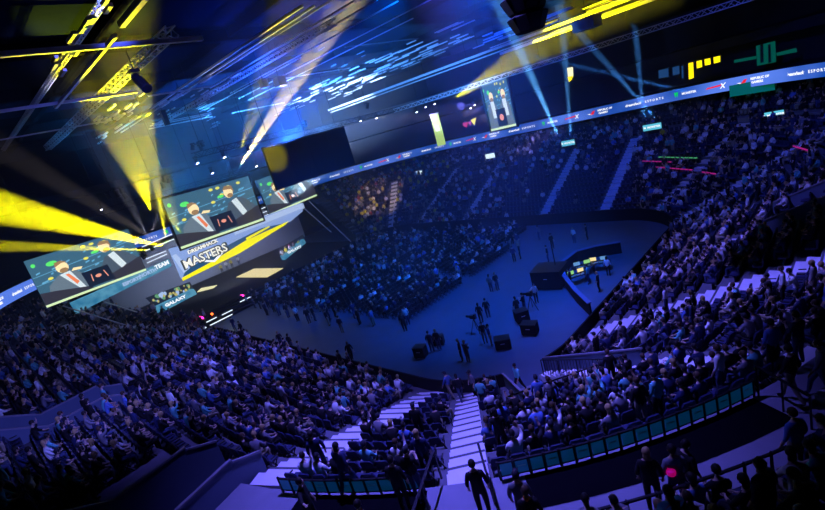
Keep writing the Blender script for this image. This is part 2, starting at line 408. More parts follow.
tag(mb.build('stadium_seat_rows'), 'rows of dark navy stadium seats filling the stands farther away', 'seats', kind='stuff')

# ---------------------------------------------------------------- people
def skin_body(J, E, lvl=1):
    names = list(J); me = bpy.data.meshes.new('b'); me.from_pydata([J[n][:3] for n in names], [(names.index(a), names.index(b)) for a, b in E], [])
    o = bpy.data.objects.new('b', me); COL.objects.link(o)
    m = o.modifiers.new('s', 'SKIN'); m.use_smooth_shade = True
    for i, n in enumerate(names):
        sv = me.skin_vertices[0].data[i]; r = J[n][3]; g = 1.0 if n[:2] in ('nk', 'hd', 'ha', 'wr') else 1.18; sv.radius = (r*g, (r if len(J[n]) < 5 else J[n][4])*g); sv.use_root = (n == 'pel')
    if lvl: 
        q = o.modifiers.new('u', 'SUBSURF'); q.levels = lvl; q.render_levels = lvl
    out = bpy.data.meshes.new_from_object(o.evaluated_get(bpy.context.evaluated_depsgraph_get()))
    bpy.data.objects.remove(o); return out
def joints(pose):
    if pose in ('sit', 'sit_lean', 'sit_arms'):
        dy = .16 if pose == 'sit_lean' else 0
        J = dict(pel=(0, -.06, .54, .15, .12), sp=(0, -.07+dy*.4, .78, .14, .11), ch=(0, -.07+dy, 1.02, .16, .12), nk=(0, -.03+dy*1.2, 1.2, .06), hd=(0, dy*1.3, 1.29, .06))
        for s, n in ((-1, 'l'), (1, 'r')):
            J['sh'+n] = (s*.18, -.06+dy, 1.1, .07); 
            if pose == 'sit_arms' and s == 1: J['el'+n] = (s*.3, .1, 1.2, .05); J['wr'+n] = (s*.24, .2, 1.45, .033); J['ha'+n] = (s*.22, .22, 1.54, .035, .02)
            else: J['el'+n] = (s*.25, .08+dy, .84, .05); J['wr'+n] = (s*.13, .32+dy*.6, .74, .033); J['ha'+n] = (s*.09, .4+dy*.6, .75, .035, .02)
            J['hi'+n] = (s*.1, .04, .53, .09); J['kn'+n] = (s*.14, .46, .54, .065); J['an'+n] = (s*.14, .43, .09, .042); J['to'+n] = (s*.15, .6, .04, .04)
    else:
        walk = pose == 'walk'
        J = dict(pel=(0, 0, .95, .15, .11), sp=(0, 0, 1.15, .14, .1), ch=(0, -.01, 1.36, .165, .11), nk=(0, 0, 1.53, .055), hd=(0, .02, 1.6, .055))
        for s, n in ((-1, 'l'), (1, 'r')):
            f = s if walk else 0
            J['sh'+n] = (s*.18, -.01, 1.44, .065)
            if pose == 'gesture' and s == 1: J['el'+n] = (.42, .1, 1.34, .045); J['wr'+n] = (.62, .28, 1.44, .032); J['ha'+n] = (.7, .34, 1.48, .035, .02)
            elif pose == 'phone': J['el'+n] = (s*.25, .06, 1.18, .045); J['wr'+n] = (s*.1, .28, 1.3, .032); J['ha'+n] = (s*.05, .34, 1.36, .035, .02)
            else: J['el'+n] = (s*.26, -.02-f*.1, 1.16, .047); J['wr'+n] = (s*.26, .1-f*.12, .93, .032); J['ha'+n] = (s*.25, .13-f*.14, .85, .035, .02)
            J['hi'+n] = (s*.1, 0, .9, .09); J['kn'+n] = (s*.11, .04+f*.17, .5, .065); J['an'+n] = (s*.11, -.02+f*.3, .09+(.06 if f < 0 else 0), .042); J['to'+n] = (s*.12, .13+f*.3, .04, .04)
    E = [('pel', 'sp'), ('sp', 'ch'), ('ch', 'nk'), ('nk', 'hd')]
    for n in 'lr': E += [('ch', 'sh'+n), ('sh'+n, 'el'+n), ('el'+n, 'wr'+n), ('wr'+n, 'ha'+n), ('pel', 'hi'+n), ('hi'+n, 'kn'+n), ('kn'+n, 'an'+n), ('an'+n, 'to'+n)]
    return J, E
def seg_d(p, a, b):
    ab = b-a; t = max(0, min(1, (p-a).dot(ab)/max(1e-9, ab.dot(ab)))); return (p-a-ab*t).length
def base_body(pose, lvl):
    J, E = joints(pose); me = skin_body(J, E, lvl)
    jv = {k: Vector(v[:3]) for k, v in J.items()}; tags = []
    for f in me.polygons:
        c = f.center; best = min(E, key=lambda e: seg_d(c, jv[e[0]], jv[e[1]])-.5*min(J[e[0]][3], J[e[1]][3]))
        b = best[1]
        if b in ('hd', 'nk') and c.z > jv['nk'].z-.02: t = 0
        elif b[:2] in ('ha',): t = 0
        elif b[:2] == 'wr': t = 0 if seg_d(c, jv[best[1]], jv[best[1]]) < .14 else 1
        elif b[:2] in ('hi', 'kn', 'an'): t = 2
        elif b[:2] == 'to': t = 3
        else: t = 1 if c.z > jv['pel'].z-.0 else 2
        tags.append(t)
    V = [v.co.copy() for v in me.vertices]; Fc = [tuple(f.vertices) for f in me.polygons]
    hc = jv['hd']+Vector((0, .02, .1))
    return V, Fc, tags, hc, jv
def person_mesh(base, si, sk, pa, lod=0):
    V, Fc, tags, hc, jv = base; mb = MB(); ms = [SKIN[sk], SHIRT[si], PANTS[pa], rubber]
    mb.v = [tuple(v) for v in V]; mb.f = list(Fc); mb.mi = [mb._mi(ms[t]) for t in tags]
    if lod == 0:
        mb.ball(hc, .115, SKIN[sk], 12, 8, (.72, .88, 1.05))
        mb.ball(hc+Vector((0, .035, -.07)), .055, SKIN[sk], 8, 5, (.9, .9, .8))          # jaw
        mb.add([hc+Vector(v) for v in ((-.014, .09, .01), (.014, .09, .01), (.018, .095, -.035), (-.018, .095, -.035), (0, .128, -.03))], [(0, 1, 4), (1, 2, 4), (2, 3, 4), (3, 0, 4)], SKIN[sk])
        for s in (-1, 1):
            mb.ball(hc+Vector((s*.084, 0, -.01)), .025, SKIN[sk], 6, 4, (.4, .8, 1.2))
            mb.ball(hc+Vector((s*.032, .088, .012)), .013, whitep, 6, 4); mb.ball(hc+Vector((s*.032, .099, .012)), .006, rubber, 6, 3)
        mb.box(hc+Vector((0, .097, -.062)), (.045, .012, .01), SHIRT[5])
        for n in 'lr':
            w, h = jv['wr'+n], jv['ha'+n]; d = (h-w).normalized(); a = Vector((0, 0, 1)) if abs(d.z) < .8 else Vector((0, 1, 0)); sd = d.cross(a).normalized(); nn = sd.cross(d)
            for q, (off, L) in enumerate(((-.027, .055), (-.009, .068), (.009, .063), (.026, .048))):
                p0 = h+sd*off; p1 = p0+d*L*.6-nn*.006; p2 = p1+d*L*.4-nn*.02
                mb.tube(p0, p1, .0095, SKIN[sk], 5, .009); mb.tube(p1, p2, .009, SKIN[sk], 5, .006)
            s = -1 if n == 'l' else 1
            p0 = w*.35+h*.65-sd*.03; mb.tube(p0, p0-sd*.03+d*.03, .011, SKIN[sk], 5, .01); mb.tube(p0-sd*.03+d*.03, p0-sd*.032+d*.06, .01, SKIN[sk], 5, .007)
    else:
        mb.ball(hc, .115, SKIN[sk], 6, 4, (.75, .88, 1.08))
    return mb
def hair_mesh(hc, hi, style):
    mb = MB(); m = HAIR[hi]
    R = Matrix.Rotation(rad(14), 3, 'X')
    mb.ball(hc+Vector((0, -.012, .012)), .125, m, 10, 5, (.76, .9, 1.02), R, z0=0)
    if style == 1: mb.ball(hc+Vector((0, -.06, -.08)), .1, m, 8, 5, (.85, .55, 1.5))
    if style == 2: mb.box(hc+Vector((0, .12, .045)), (.13, .09, .012), m)
    return mb
BASE = {p: base_body(p, 1) for p in ('sit', 'sit_lean', 'sit_arms', 'stand', 'walk', 'gesture', 'phone')}
LOWB = {p: base_body(p, 0) for p in ('sit', 'sit_lean', 'stand', 'walk')}
HSTY = [(0, 0, 'dark hair'), (1, 0, 'brown hair'), (2, 1, 'long blond hair'), (3, 2, 'dark cap'), (0, 1, 'long dark hair')]
_pm = {}; _hm = {}
def person(pose, si, loc, rz, name='spectator', label=None, group=None, sk=None, pa=None, hs=None, cat='person'):
    sk = random.choice((0, 0, 0, 1)) if sk is None else sk; pa = random.choice((0, 0, 1, 1, 2)) if pa is None else pa
    hs = random.randrange(5) if hs is None else hs
    key = (pose, si, sk, pa)
    if key not in _pm: _pm[key] = person_mesh(BASE[pose], si, sk, pa).mesh('person_body', True)
    hk = (pose, hs)
    if hk not in _hm: _hm[hk] = hair_mesh(BASE[pose][3], HSTY[hs][0], HSTY[hs][1]).mesh('hair', True)
    o = bpy.data.objects.new(name, _pm[key]); COL.objects.link(o); o.location = loc; o.rotation_euler.z = rz
    h = child('hair' if HSTY[hs][1] != 2 else 'cap', _hm[hk], o)
    tag(o, label, cat, group); return o
def heading(v): return math.atan2(-v[0], v[1])
POSEN = {'sit': 'sitting upright', 'sit_lean': 'leaning forward', 'sit_arms': 'arm raised', 'stand': 'standing', 'walk': 'walking', 'gesture': 'standing with an arm out', 'phone': 'standing with hands raised to the face'}
def density(s):
    x, y, z, f, b, ang, cx, cy, w, px, py = s
    if cx > X1-CR-.1 and abs(y-26.6) < 2.4 and b < NR: return .12
    if py > 375 and px > 500 and b > NR: return .45
    if cy < 30 and ang < -89: return .46 if px > 60 else .36
    if cx > X1-CR-.1 and cy < Y0+CR+.1:
        if b > NR: return .35
        if ang < -77: return .6
        if left_of_stairs(cx, cy, ang, b): return .13 if b < 11 else .35
        if ang < -22: return .72 if b > 4 else .5
        return .65
    if cx > X1-CR-.1 and cy < Y1-CR-.1: return .62 if b < 16 else .7
    if cx > X1-CR-.1 and ang < 89: return .5
    if 530 < px < 640 and b < 7: return .08
    return .38
crowd = []
for s in SEATS:
    if random.random() < density(s): crowd.append(s)
SHW = [0, 0, 0, 0, 0, 0, 1, 1, 1, 2, 2, 3, 3, 4, 7]
cv = [s for s in crowd if 0 < s[9] < 825 and 0 < s[10] < 525]; cv.sort(key=lambda s: s[8]); near_p = cv[:270]; nps = set(id(s) for s in near_p)
for s in near_p:
    pose = random.choice(['sit', 'sit', 'sit', 'sit_lean', 'sit_lean', 'sit_arms', 'stand']); si = random.choice(SHW); hs = random.randrange(5)
    rz = rad(s[3])+random.uniform(-.35, .35); R = Matrix.Rotation(rad(s[3]), 3, 'Z')
    off = R @ Vector((0, .0 if pose.startswith('sit') else .38, 0))
    if not pose.startswith('sit'): off = R @ Vector((0, .33, 0))
    sn = sec_name(s[6], s[7], s[5], s[4])
    person(pose, si, (s[0]+off.x, s[1]+off.y, s[2]), rz, 'spectator', 'person in %s shirt, %s, %s, %s, %s' % (SHIRTN[si], HSTY[hs][2], POSEN[pose], row_name(s[4]), sn), 'spectators, '+sn, hs=hs)
def crowd_mesh(items, name, label, rngseed=5):
    rr = random.Random(rngseed); mb = MB(); cache = {}
    for (x, y, z, rz, pose, si) in items:
        sk = rr.choice((0, 0, 1)); hi = rr.randrange(3); pa = rr.randrange(3); k = (pose, si, sk, pa, hi)
        if k not in cache:
            q = person_mesh(LOWB[pose], si, sk, pa, 1); hc = LOWB[pose][3]
            q.ball(hc+Vector((0, -.02, .02)), .122, HAIR[hi], 6, 3, (.8, .92, 1.02), z0=0)
            cache[k] = ([Vector(v) for v in q.v], q.f, [mb._mi(q.m[i]) for i in q.mi])
        V, Fc, mi = cache[k]; c, sn = math.cos(rz), math.sin(rz); b = len(mb.v)
        mb.v += [(x+v.x*c-v.y*sn, y+v.x*sn+v.y*c, z+v.z) for v in V]
        mb.f += [tuple(b+i for i in f) for f in Fc]; mb.mi += mi
    return tag(mb.build(name, smooth=True), label, 'crowd', kind='stuff')
items = []
for s in crowd:
    if id(s) in nps: continue
    pose = random.choice(['sit', 'sit', 'sit_lean', 'sit', 'stand']); R = Matrix.Rotation(rad(s[3]), 3, 'Z'); off = R @ Vector((0, .3 if pose == 'stand' else 0, 0))
    items.append((s[0]+off.x, s[1]+off.y, s[2], rad(s[3])+random.uniform(-.4, .4), pose, random.choice((SHW+[3, 6, 6, 6, 5, 5]) if 320 < s[9] < 450 and s[10] < 260 else (SHW+[3, 3]))))
crowd_mesh(items, 'distant_crowd', 'crowd of spectators filling the far and side stands of the arena')

# ---------------------------------------------------------------- shell of the hall
struct(MB().box((-38, 38, 29.6), (122, 124, .3), roofm).build('ceiling'))
struct(MB().box((-38, 96, 14.5), (122, .4, 30), wallm).build('wall_far'))
struct(MB().box((-97, 38, 14.5), (.4, 124, 30), wallm).build('wall_stage_end'))
struct(MB().box((22, 38, 14.5), (.4, 124, 30), wallm).build('wall_right'))
# upper tier along the far side: front slab, suite wall, ledge, dark upper seating bank
def band(idx, prof, m, name):
    mb = MB()
    for i in idx:
        for (d0, z0), (d1, z1) in zip(prof[:-1], prof[1:]):
            a, b, c, e = P(i, d0), P(i+1, d0), P(i+1, d1), P(i, d1)
            mb.add([(a.x, a.y, z0), (b.x, b.y, z0), (c.x, c.y, z1), (e.x, e.y, z1)], [(0, 1, 2, 3)], m)
    return struct(mb.build(name))
def idx_between(a, b):
    return range(a, b)
i_fr = next(i for i in range(NL) if LP[i][1] >= Y1-CR-.1 and LP[i][2] > 25)            # far right corner
i_end = next(i for i in range(NL) if LP[i][0] <= X0+CR+.1 and LP[i][2] > 165)
far_i = list(range(i_fr, NL))
band(far_i, [(17.0, 11.7), (17.0, 10.2), (21, 9.6)], wallm, 'trim_30')
band(far_i, [(17.0, 11.7), (20.2, 11.7), (20.2, 15.0), (17.8, 15.0), (17.8, 16.0), (20.5, 16.2), (20.5, 19.2), (19.0, 19.4), (19.0, 20.3), (33, 27)], wallm, 'trim_31')
# lit suites
suite_m = em('suite_glow', (1, .78, .0), 1.6); dimglass = em('suite_dim', (.01, .05, .16), 1); greenw = mat('green_wall', (.05, .3, .22), .7)
def quad_on(y, pts, m, name, depth=.12):
    mb = MB(); w = [at(px, py, y=y) for px, py in pts]; n = len(w)
    v = [p for p in w]+[p+Vector((0, depth, 0)) for p in w]
    mb.add(v, [tuple(range(n)), tuple(range(n, 2*n))[::-1]]+[(k, n+k, n+(k+1) % n, (k+1) % n) for k in range(n)], m)
    return mb
ys = 65.8
def frame_of(pts, y):
    mb = MB(); w = [at(px, py, y=y)+Vector((0, -.06, 0)) for px, py in pts]
    for k in range(4): mb.bar(w[k], w[(k+1) % 4], .16, .1, steel)
    return mb
for k, (pts, m) in enumerate([([(688, 63), (694, 61.5), (694.5, 78), (688.5, 80)], suite_m), ([(696, 61), (702.5, 59.5), (703, 67), (696.5, 69)], suite_m), ([(704, 59), (711, 57.5), (711.5, 64.5), (704.5, 66)], suite_m), ([(713, 57), (721, 55), (721, 62), (713.5, 64)], suite_m),
    ([(681, 66), (684, 65), (684.5, 78), (681.5, 79)], dimglass), ([(672, 67), (680, 65), (680.5, 74), (672.5, 76)], dimglass), ([(658, 70), (669, 67.5), (669.5, 77), (658.5, 79)], dimglass)]):
    q = at(*pts[0], y=ys)
    o = quad_on(66.2-.0, pts, m, 'pane').build('window_%d' % (k+1)); struct(o)
    f = frame_of(pts, 66.2).build('window_frame', o)
gl = em('green_glow', (.0, .3, .2), .22)
t = struct(quad_on(66.1, [(756, 46), (775, 41), (776, 62), (757, 66)], gl, 'p').build('window_8'))
for a, b in ((760, 763), (768, 770.5)): quad_on(66.0, [(a, 45), (b, 44), (b+.5, 62), (a+.5, 63)], rubber, 'bar').build('window_bar', t)
struct(quad_on(66.15, [(734, 60), (756, 56), (756, 59), (734, 63)], gl, 'p').build('trim_32'))
struct(quad_on(66.15, [(776, 53), (796, 48), (797, 52), (777, 56)], gl, 'p').build('trim_33'))
struct(quad_on(67.5, [(729, 86), (774, 77), (775, 90), (730, 97)], mat('green_glow_wall', (.02, .3, .2), .8, emit=(.0, .12, .08), es=.7), 'p').build('trim_34'))  # green light on this wall is put into its own emission

# ---------------------------------------------------------------- ribbon display
rib_blue = mat('ribbon_blue', (.01, .01, .01), .4); 
b_ = rib_blue.node_tree.nodes['Principled BSDF']; nt = rib_blue.node_tree
tc = nt.nodes.new('ShaderNodeTexCoord'); nz = nt.nodes.new('ShaderNodeTexNoise'); nz.inputs['Scale'].default_value = .12; cr = nt.nodes.new('ShaderNodeValToRGB')
cr.color_ramp.elements[0].position = .4; cr.color_ramp.elements[0].color = (.006, .07, .42, 1); cr.color_ramp.elements[1].position = .62; cr.color_ramp.elements[1].color = (.1, .22, .85, 1)
nt.links.new(tc.outputs['Object'], nz.inputs['Vector']); nt.links.new(nz.outputs[0], cr.inputs[0]); nt.links.new(cr.outputs[0], b_.inputs['Emission Color']); b_.inputs['Emission Strength'].default_value = 1.0
e_white = em('led_white', (.9, .93, 1), 1.2); e_red = em('led_red', (1, .02, .05), .9); e_green = em('led_green', (.0, .7, .15), .9); e_soft = em('led_soft', (.45, .62, .95), .9)
e_yel = em('led_yellow', (1, .9, .0), 1.1)
rib = empty('ribbon_display', P(far_i[0], 16.9)+Vector((0, 0, 10.2)), 'long blue glowing ribbon display wrapped around the front of the upper tier', 'screen')
bpy.context.view_layer.update()
inv = Matrix.Translation(-Vector(rib.location))
mb = MB(); RZ0, RZ1 = 10.25, 11.6
for i in far_i:
    a, b, c, e = P(i, 16.9), P(i+1, 16.9), P(i+1, 16.99), P(i, 16.99)
    mb.add([(a.x, a.y, RZ0), (b.x, b.y, RZ0), (b.x, b.y, RZ1), (a.x, a.y, RZ1), (e.x, e.y, RZ1), (c.x, c.y, RZ1)], [(3, 2, 1, 0), (3, 4, 5, 2)], rib_blue)
o = mb.build('led_strip', rib); o.matrix_parent_inverse = inv
tm = {'dreamhack': text_mesh('dreamhack', .85, e_white, .35, .03), 'ESPORTS': text_mesh('E S P O R T S', .6, e_white, 0, .015), 'MONSTER': text_mesh('MONSTER', .6, e_white, 0, .02), 'ROG1': text_mesh('REPUBLIC OF', .5, e_white, 0, .02), 'ROG2': text_mesh('GAMERS', .5, e_white, 0, .02)}
gm = MB().add([(-.3, .4, 0), (.3, .4, 0), (.22, -.1, 0), (.1, -.4, 0), (0, .1, 0), (-.12, -.4, 0), (-.24, -.1, 0)], [(0, 6, 5, 4, 3, 2, 1)], e_green).mesh('green_icon')
sw = MB().add([(-1.7, -.12, 0), (.6, .02, 0), (.9, .3, 0), (-1.4, .12, 0)], [(0, 1, 2, 3)], e_red).add([(.5, -.35, 0), (.7, -.35, 0), (1.5, .45, 0), (1.3, .45, 0)], [(0, 1, 2, 3)], e_white).add([(.7, .42, .01), (.9, .42, .01), (1.3, -.35, .01), (1.1, -.35, .01)], [(0, 1, 2, 3)], e_white).mesh('red_mark')
eye = MB().add([(-1, .0, 0), (-.2, -.3, 0), (.2, -.4, 0), (-.3, 0, 0)], [(0, 1, 2, 3)], e_white).add([(-.3, -.25, .01), (.4, .45, .01), (1, .5, .01), (.5, -.3, .01)], [(0, 3, 2, 1)], e_red).mesh('red_white_mark')
def on_loop(sarc):   # walk along the ribbon path by arc length from the right corner
    acc = 0; pts = [P(i, 16.86) for i in far_i]
    for a, b in zip(pts[:-1], pts[1:]):
        L = (b-a).length
        if acc+L >= sarc: return a+(b-a)*((sarc-acc)/L), (b-a).normalized()
        acc += L
    return None
def put(me, s_, dz, name, k=1):
    r = on_loop(s_)
    if r is None: return
    p, t = r; o = child(name, me, rib); o.matrix_parent_inverse = inv
    o.matrix_world = basis((p.x, p.y, (RZ0+RZ1)/2+dz), -t, (0, 0, 1)) @ Matrix.Scale(k, 4)
s0 = 8.2
RS = dict(ESPORTS=.68, dreamhack=.55, MONSTER=.62, ROG1=.7, ROG2=.7)
while True:
    if on_loop(s0) is None: break
    for nm, off, dz in (('ESPORTS', 0, 0), ('dreamhack', 2.7, 0), ('ROG1', 6.5, .2), ('ROG2', 6.8, -.2), ('MONSTER', 14.6, 0)): put(tm[nm], s0+off, dz, 'lettering', RS[nm])
    put(eye, s0+8.5, 0, 'logo', .62); put(sw, s0+11.4, 0, 'logo', .75); put(gm, s0+16.1, 0, 'logo', .8)
    s0 += 18.8
# ---------------------------------------------------------------- exit sign boxes in the far stand
e_teal = em('sign_teal', (.12, .62, .85), .9); e_tealw = em('sign_white', (.75, .95, 1), 1.2)
for k, (px, py, w, y, lab) in enumerate([(568, 143, 2.0, 66, 'teal lit sign box over the far stand entrance, right of the wide screen'), (652, 127, 2.2, 66, 'teal lit sign box where two thin blue beams cross'), (773, 115, 1.9, 66, 'teal lit sign box at far right below the ribbon display'),
        (490, 156, 1.8, 66, 'white lit sign box below the tall hanging screen'), (419, 173, 1.6, 66, 'small white lit sign box in the far stand behind the floor seats'), (343, 190, 2.6, 61, 'broad white lit sign box among the yellow lit fans')]):
    q = at(px, py, y=y); t = empty('exit_sign', q, lab, 'sign', 'lit sign boxes over the far entrances')
    MB().box((0, .25, 0), (w+.2, .4, .95), steel).build('housing', t)
    MB().box((0, .03, 0), (w, .06, .75), e_teal if k < 3 else e_tealw).build('light_panel', t)
    if k < 3:
        o = child('lettering', text_mesh('M  MONSTER', .34, e_white, 0, .01), t); o.rotation_euler = (PI/2, 0, 0); o.location = (0, -.03, 0)
    zb_ = q.z-.5; mb = MB()
    for sx_ in (-1, 1):
        x = sx_*(w/2+.15); mb.add([(x-.08, .3, -.5), (x-.08, 2.6, -.5), (x-.08, .3, -3.2), (x+.08, .3, -.5), (x+.08, 2.6, -.5), (x+.08, .3, -3.2)], [(0, 1, 2), (5, 4, 3), (0, 3, 4, 1), (1, 4, 5, 2), (2, 5, 3, 0)], panelw)
    mb.build('side_wall', t)

# ---------------------------------------------------------------- fences
glassy = mat('teal_panel', (.14, .36, .6), .35, emit=(.0, .025, .07), es=.6)  # faint blue glow put into the panels to lift their colour
def panel_fence(c, ang0, ang1, d, z, n, label, name='panel_fence', h=.56, panels=True):
    p0 = Vector((c[0]+(CR+d)*math.cos(rad(ang0)), c[1]+(CR+d)*math.sin(rad(ang0)), z))
    t = empty(name, p0, label, 'fence'); fr = MB(); fr2 = MB(); pts = []
    for k in range(n+1):
        a = rad(ang0+(ang1-ang0)*k/n); pts.append(Vector((c[0]+(CR+d)*math.cos(a), c[1]+(CR+d)*math.sin(a), z))-p0)
    for k, p in enumerate(pts):
        MB().bar(p, p+Vector((0, 0, h+.05)), .06, .06, steel).build('post', t)
        if k < n:
            q = pts[k+1]; fr.bar(p+Vector((0, 0, h)), q+Vector((0, 0, h)), .06, .05, steel)
            if panels: fr2.bar(p+Vector((0, 0, .12)), q+Vector((0, 0, .12)), .04, .04, steel)
            e = (q-p).normalized()*.05
            if panels:
                pn = MB().bar(p+e+Vector((0, 0, .33)), q-e+Vector((0, 0, .33)), .03, .38, glassy).build('panel', t)
                if k % 2: 
                    m_ = MB().bar(p+e*2+Vector((0, 0, .36)), q-e*2+Vector((0, 0, .36)), .045, .04, mat('panel_print', (.45, .65, .7), .5)).build('printed_line', pn)
    fr.build('rail', t)
    if panels: fr2.build('lower_rail', t)
    return t
CN = (X1-CR, Y0+CR)
panel_fence(CN, -50.5, -29.8, DW0+.1, ZWALK, 18, 'curved fence of teal panels behind the top row, right of the pale stairs')
panel_fence(CN, -69.5, -56.5, DW0+.1, ZWALK, 11, 'curved fence of teal panels behind the top row, left of the pale stairs')
# short side fence at the right end and the front rail of the upper seats
def rail_fence(p, q, n, label, h=1.0, bars=0, name='railing', balusters=0, m=steel):
    p = Vector(p); q = Vector(q); t = empty(name, p, label, 'railing'); d = q-p
    for k in range(n+1): MB().bar(d*(k/n), d*(k/n)+Vector((0, 0, h)), .05, .05, m).build('post', t)
    mb = MB().bar(Vector((0, 0, h)), d+Vector((0, 0, h)), .06, .05, m)
    for b in range(bars): mb.bar(Vector((0, 0, h*(b+1)/(bars+1))), d+Vector((0, 0, h*(b+1)/(bars+1))), .03, .03, m)
    for b in range(1, balusters): mb.bar(d*(b/balusters), d*(b/balusters)+Vector((0, 0, h)), .025, .025, m)
    mb.build('rail', t); return t
def cpt(ang, d, z, c=CN): return Vector((c[0]+(CR+d)*math.cos(rad(ang)), c[1]+(CR+d)*math.sin(rad(ang)), z))
rail_fence(cpt(-29.5, DW0+.15, ZWALK), cpt(-30.2, DW1-.9, ZWALK), 2, 'short black railing closing the dark strip at its right end')
panel_fence(CN, -49, -31, DW1+.1, ZWALK+.02, 11, 'long black railing in front of the lower right seats', 'railing', 1.05, False)
panel_fence(CN, -28.5, -12, DW1+.1, ZWALK+.02, 9, 'black railing at the right edge beyond the walking man', 'railing', 1.05, False)
rail_fence(cpt(-55.2, DW0-.3, ZWALK), cpt(-56.2, DW1-.3, ZWALK), 2, 'dark railing on the left side where the pale stairs meet the walkway')
rail_fence(cpt(-51.6, DW0-.3, ZWALK), cpt(-51.2, DW0+.9, ZWALK), 1, 'short dark railing at the top right of the pale stairs')
# entrance ramp railings
def ramp_rail(a0, a1, d0, d1, z0, z1, label, k=26):
    p, q = cpt(a0, d0, z0), cpt(a1, d1, z1); return rail_fence(p, q, 4, label, 1.05, 0, 'railing', k)
ramp_rail(-48.9, -48.9, .3, 7.4, ZW, ZW+RH*6, 'black barred railing on the left side of the entrance pit')
ramp_rail(-25.6, -25.6, .3, 7.4, ZW, ZW+RH*6, 'black barred railing on the right side of the entrance pit')
ramp_rail(-48, -26.5, 7.9, 7.9, ZW+RH*7, ZW+RH*7, 'black barred railing across the back of the entrance pit', 24)
# pale landing and steps inside the pit
st = MB()
for k in range(7):
    d = 2.6+k*.65; st.box(cpt(-32.5, d, .14+.2*k), (.66, 3.6-.1*k, .3+.4*k), stairs_m, rz=rad(-32.5))
struct(st.build('trim_35'))
for a, wdt in ((-38.5, .1), (-30.8, .1)): pass
# walkway stair block at right
struct(MB().box(cpt(-24, 15.8, ZWALK+.3), (1.8, .3, .9), panelw, rz=rad(-24)).box(cpt(-26, 16.2, ZWALK+.12), (1.3, 1.2, .25), stairs_m, rz=rad(-26)).build('trim_36'))

# ---------------------------------------------------------------- arena floor: chairs, guests, cases, production area
def folding_mesh():
    return MB().box((0, .02, .44), (.44, .42, .05), rubber).box((0, -.21, .72), (.44, .04, .34), rubber).bar((-.2, .2, 0), (-.2, -.2, .86), .03, .03, steel).bar((.2, .2, 0), (.2, -.2, .86), .03, .03, steel).bar((-.2, -.22, 0), (-.2, .18, .44), .03, .03, steel).bar((.2, -.22, 0), (.2, .18, .44), .03, .03, steel).mesh('folding_chair')
fm = folding_mesh(); FS = []
for r in range(32):
    x = -31.2-r*.95
    for c in range(44):
        y = 26.5+c*.56+(1.6 if c >= 15 else 0)+(1.6 if c >= 30 else 0)
        if y > 51.5: continue
        if (x > -33 and y > 44): continue
        FS.append((x, y))
FS.sort(key=lambda p: (p[0]**2+p[1]**2)); FPOS = []
ROWL = lambda x: int(round((-31.2-x)/.95))
for k, (x, y) in enumerate(FS[:300]):
    blk = 'near block' if y < 35.5 else 'middle block' if y < 45.5 else 'far block'
    o = child('folding_chair', fm, None); o.location = (x, y, 0); o.rotation_euler.z = PI/2
    tag(o, 'black folding chair on the arena floor, %s, %s row from the back' % (blk, (['rearmost']+ORD[1:12]+['farther']*30)[ROWL(x)]), 'chair', 'folding chairs in the %s of the arena floor' % blk)
mb = MB()
for x, y in FS[300:]: mb.box((x, y, .44), (.44, .44, .05), rubber).box((x+.21, y, .72), (.04, .44, .34), rubber).box((x, y, .22), (.3, .3, .4), steel)
tag(mb.build('folding_chair_rows'), 'rows of black folding chairs on the arena floor toward the stage', 'chairs', kind='stuff')
items = []
rr = random.Random(11); near_floor = 0
for k, (x, y) in enumerate(FS):
    if rr.random() < .3: 
        si = rr.choice(SHW)
        if k < 60 and near_floor < 14:
            near_floor += 1; hs = rr.randrange(5)
            person('sit', si, (x, y, 0), PI/2+rr.uniform(-.3, .3), 'seated_guest', 'person in a %s shirt with %s seated on the arena floor' % (SHIRTN[si], HSTY[hs][2]), 'seated guests on the arena floor', hs=hs)
        else: items.append((x, y, 0, PI/2+rr.uniform(-.4, .4), rr.choice(['sit', 'sit_lean', 'sit', 'stand'] if k > 300 else ['sit']), si))
for k in range(90):
    items.append((rr.uniform(-61, -30), rr.choice([rr.uniform(23.4, 26), rr.uniform(34.6, 36.3), rr.uniform(44.6, 46.2)]), 0, rr.uniform(0, 6.28), 'stand', rr.choice(SHW)))
crowd_mesh(items, 'floor_crowd', 'crowd seated and standing among the floor chairs in front of the stage')
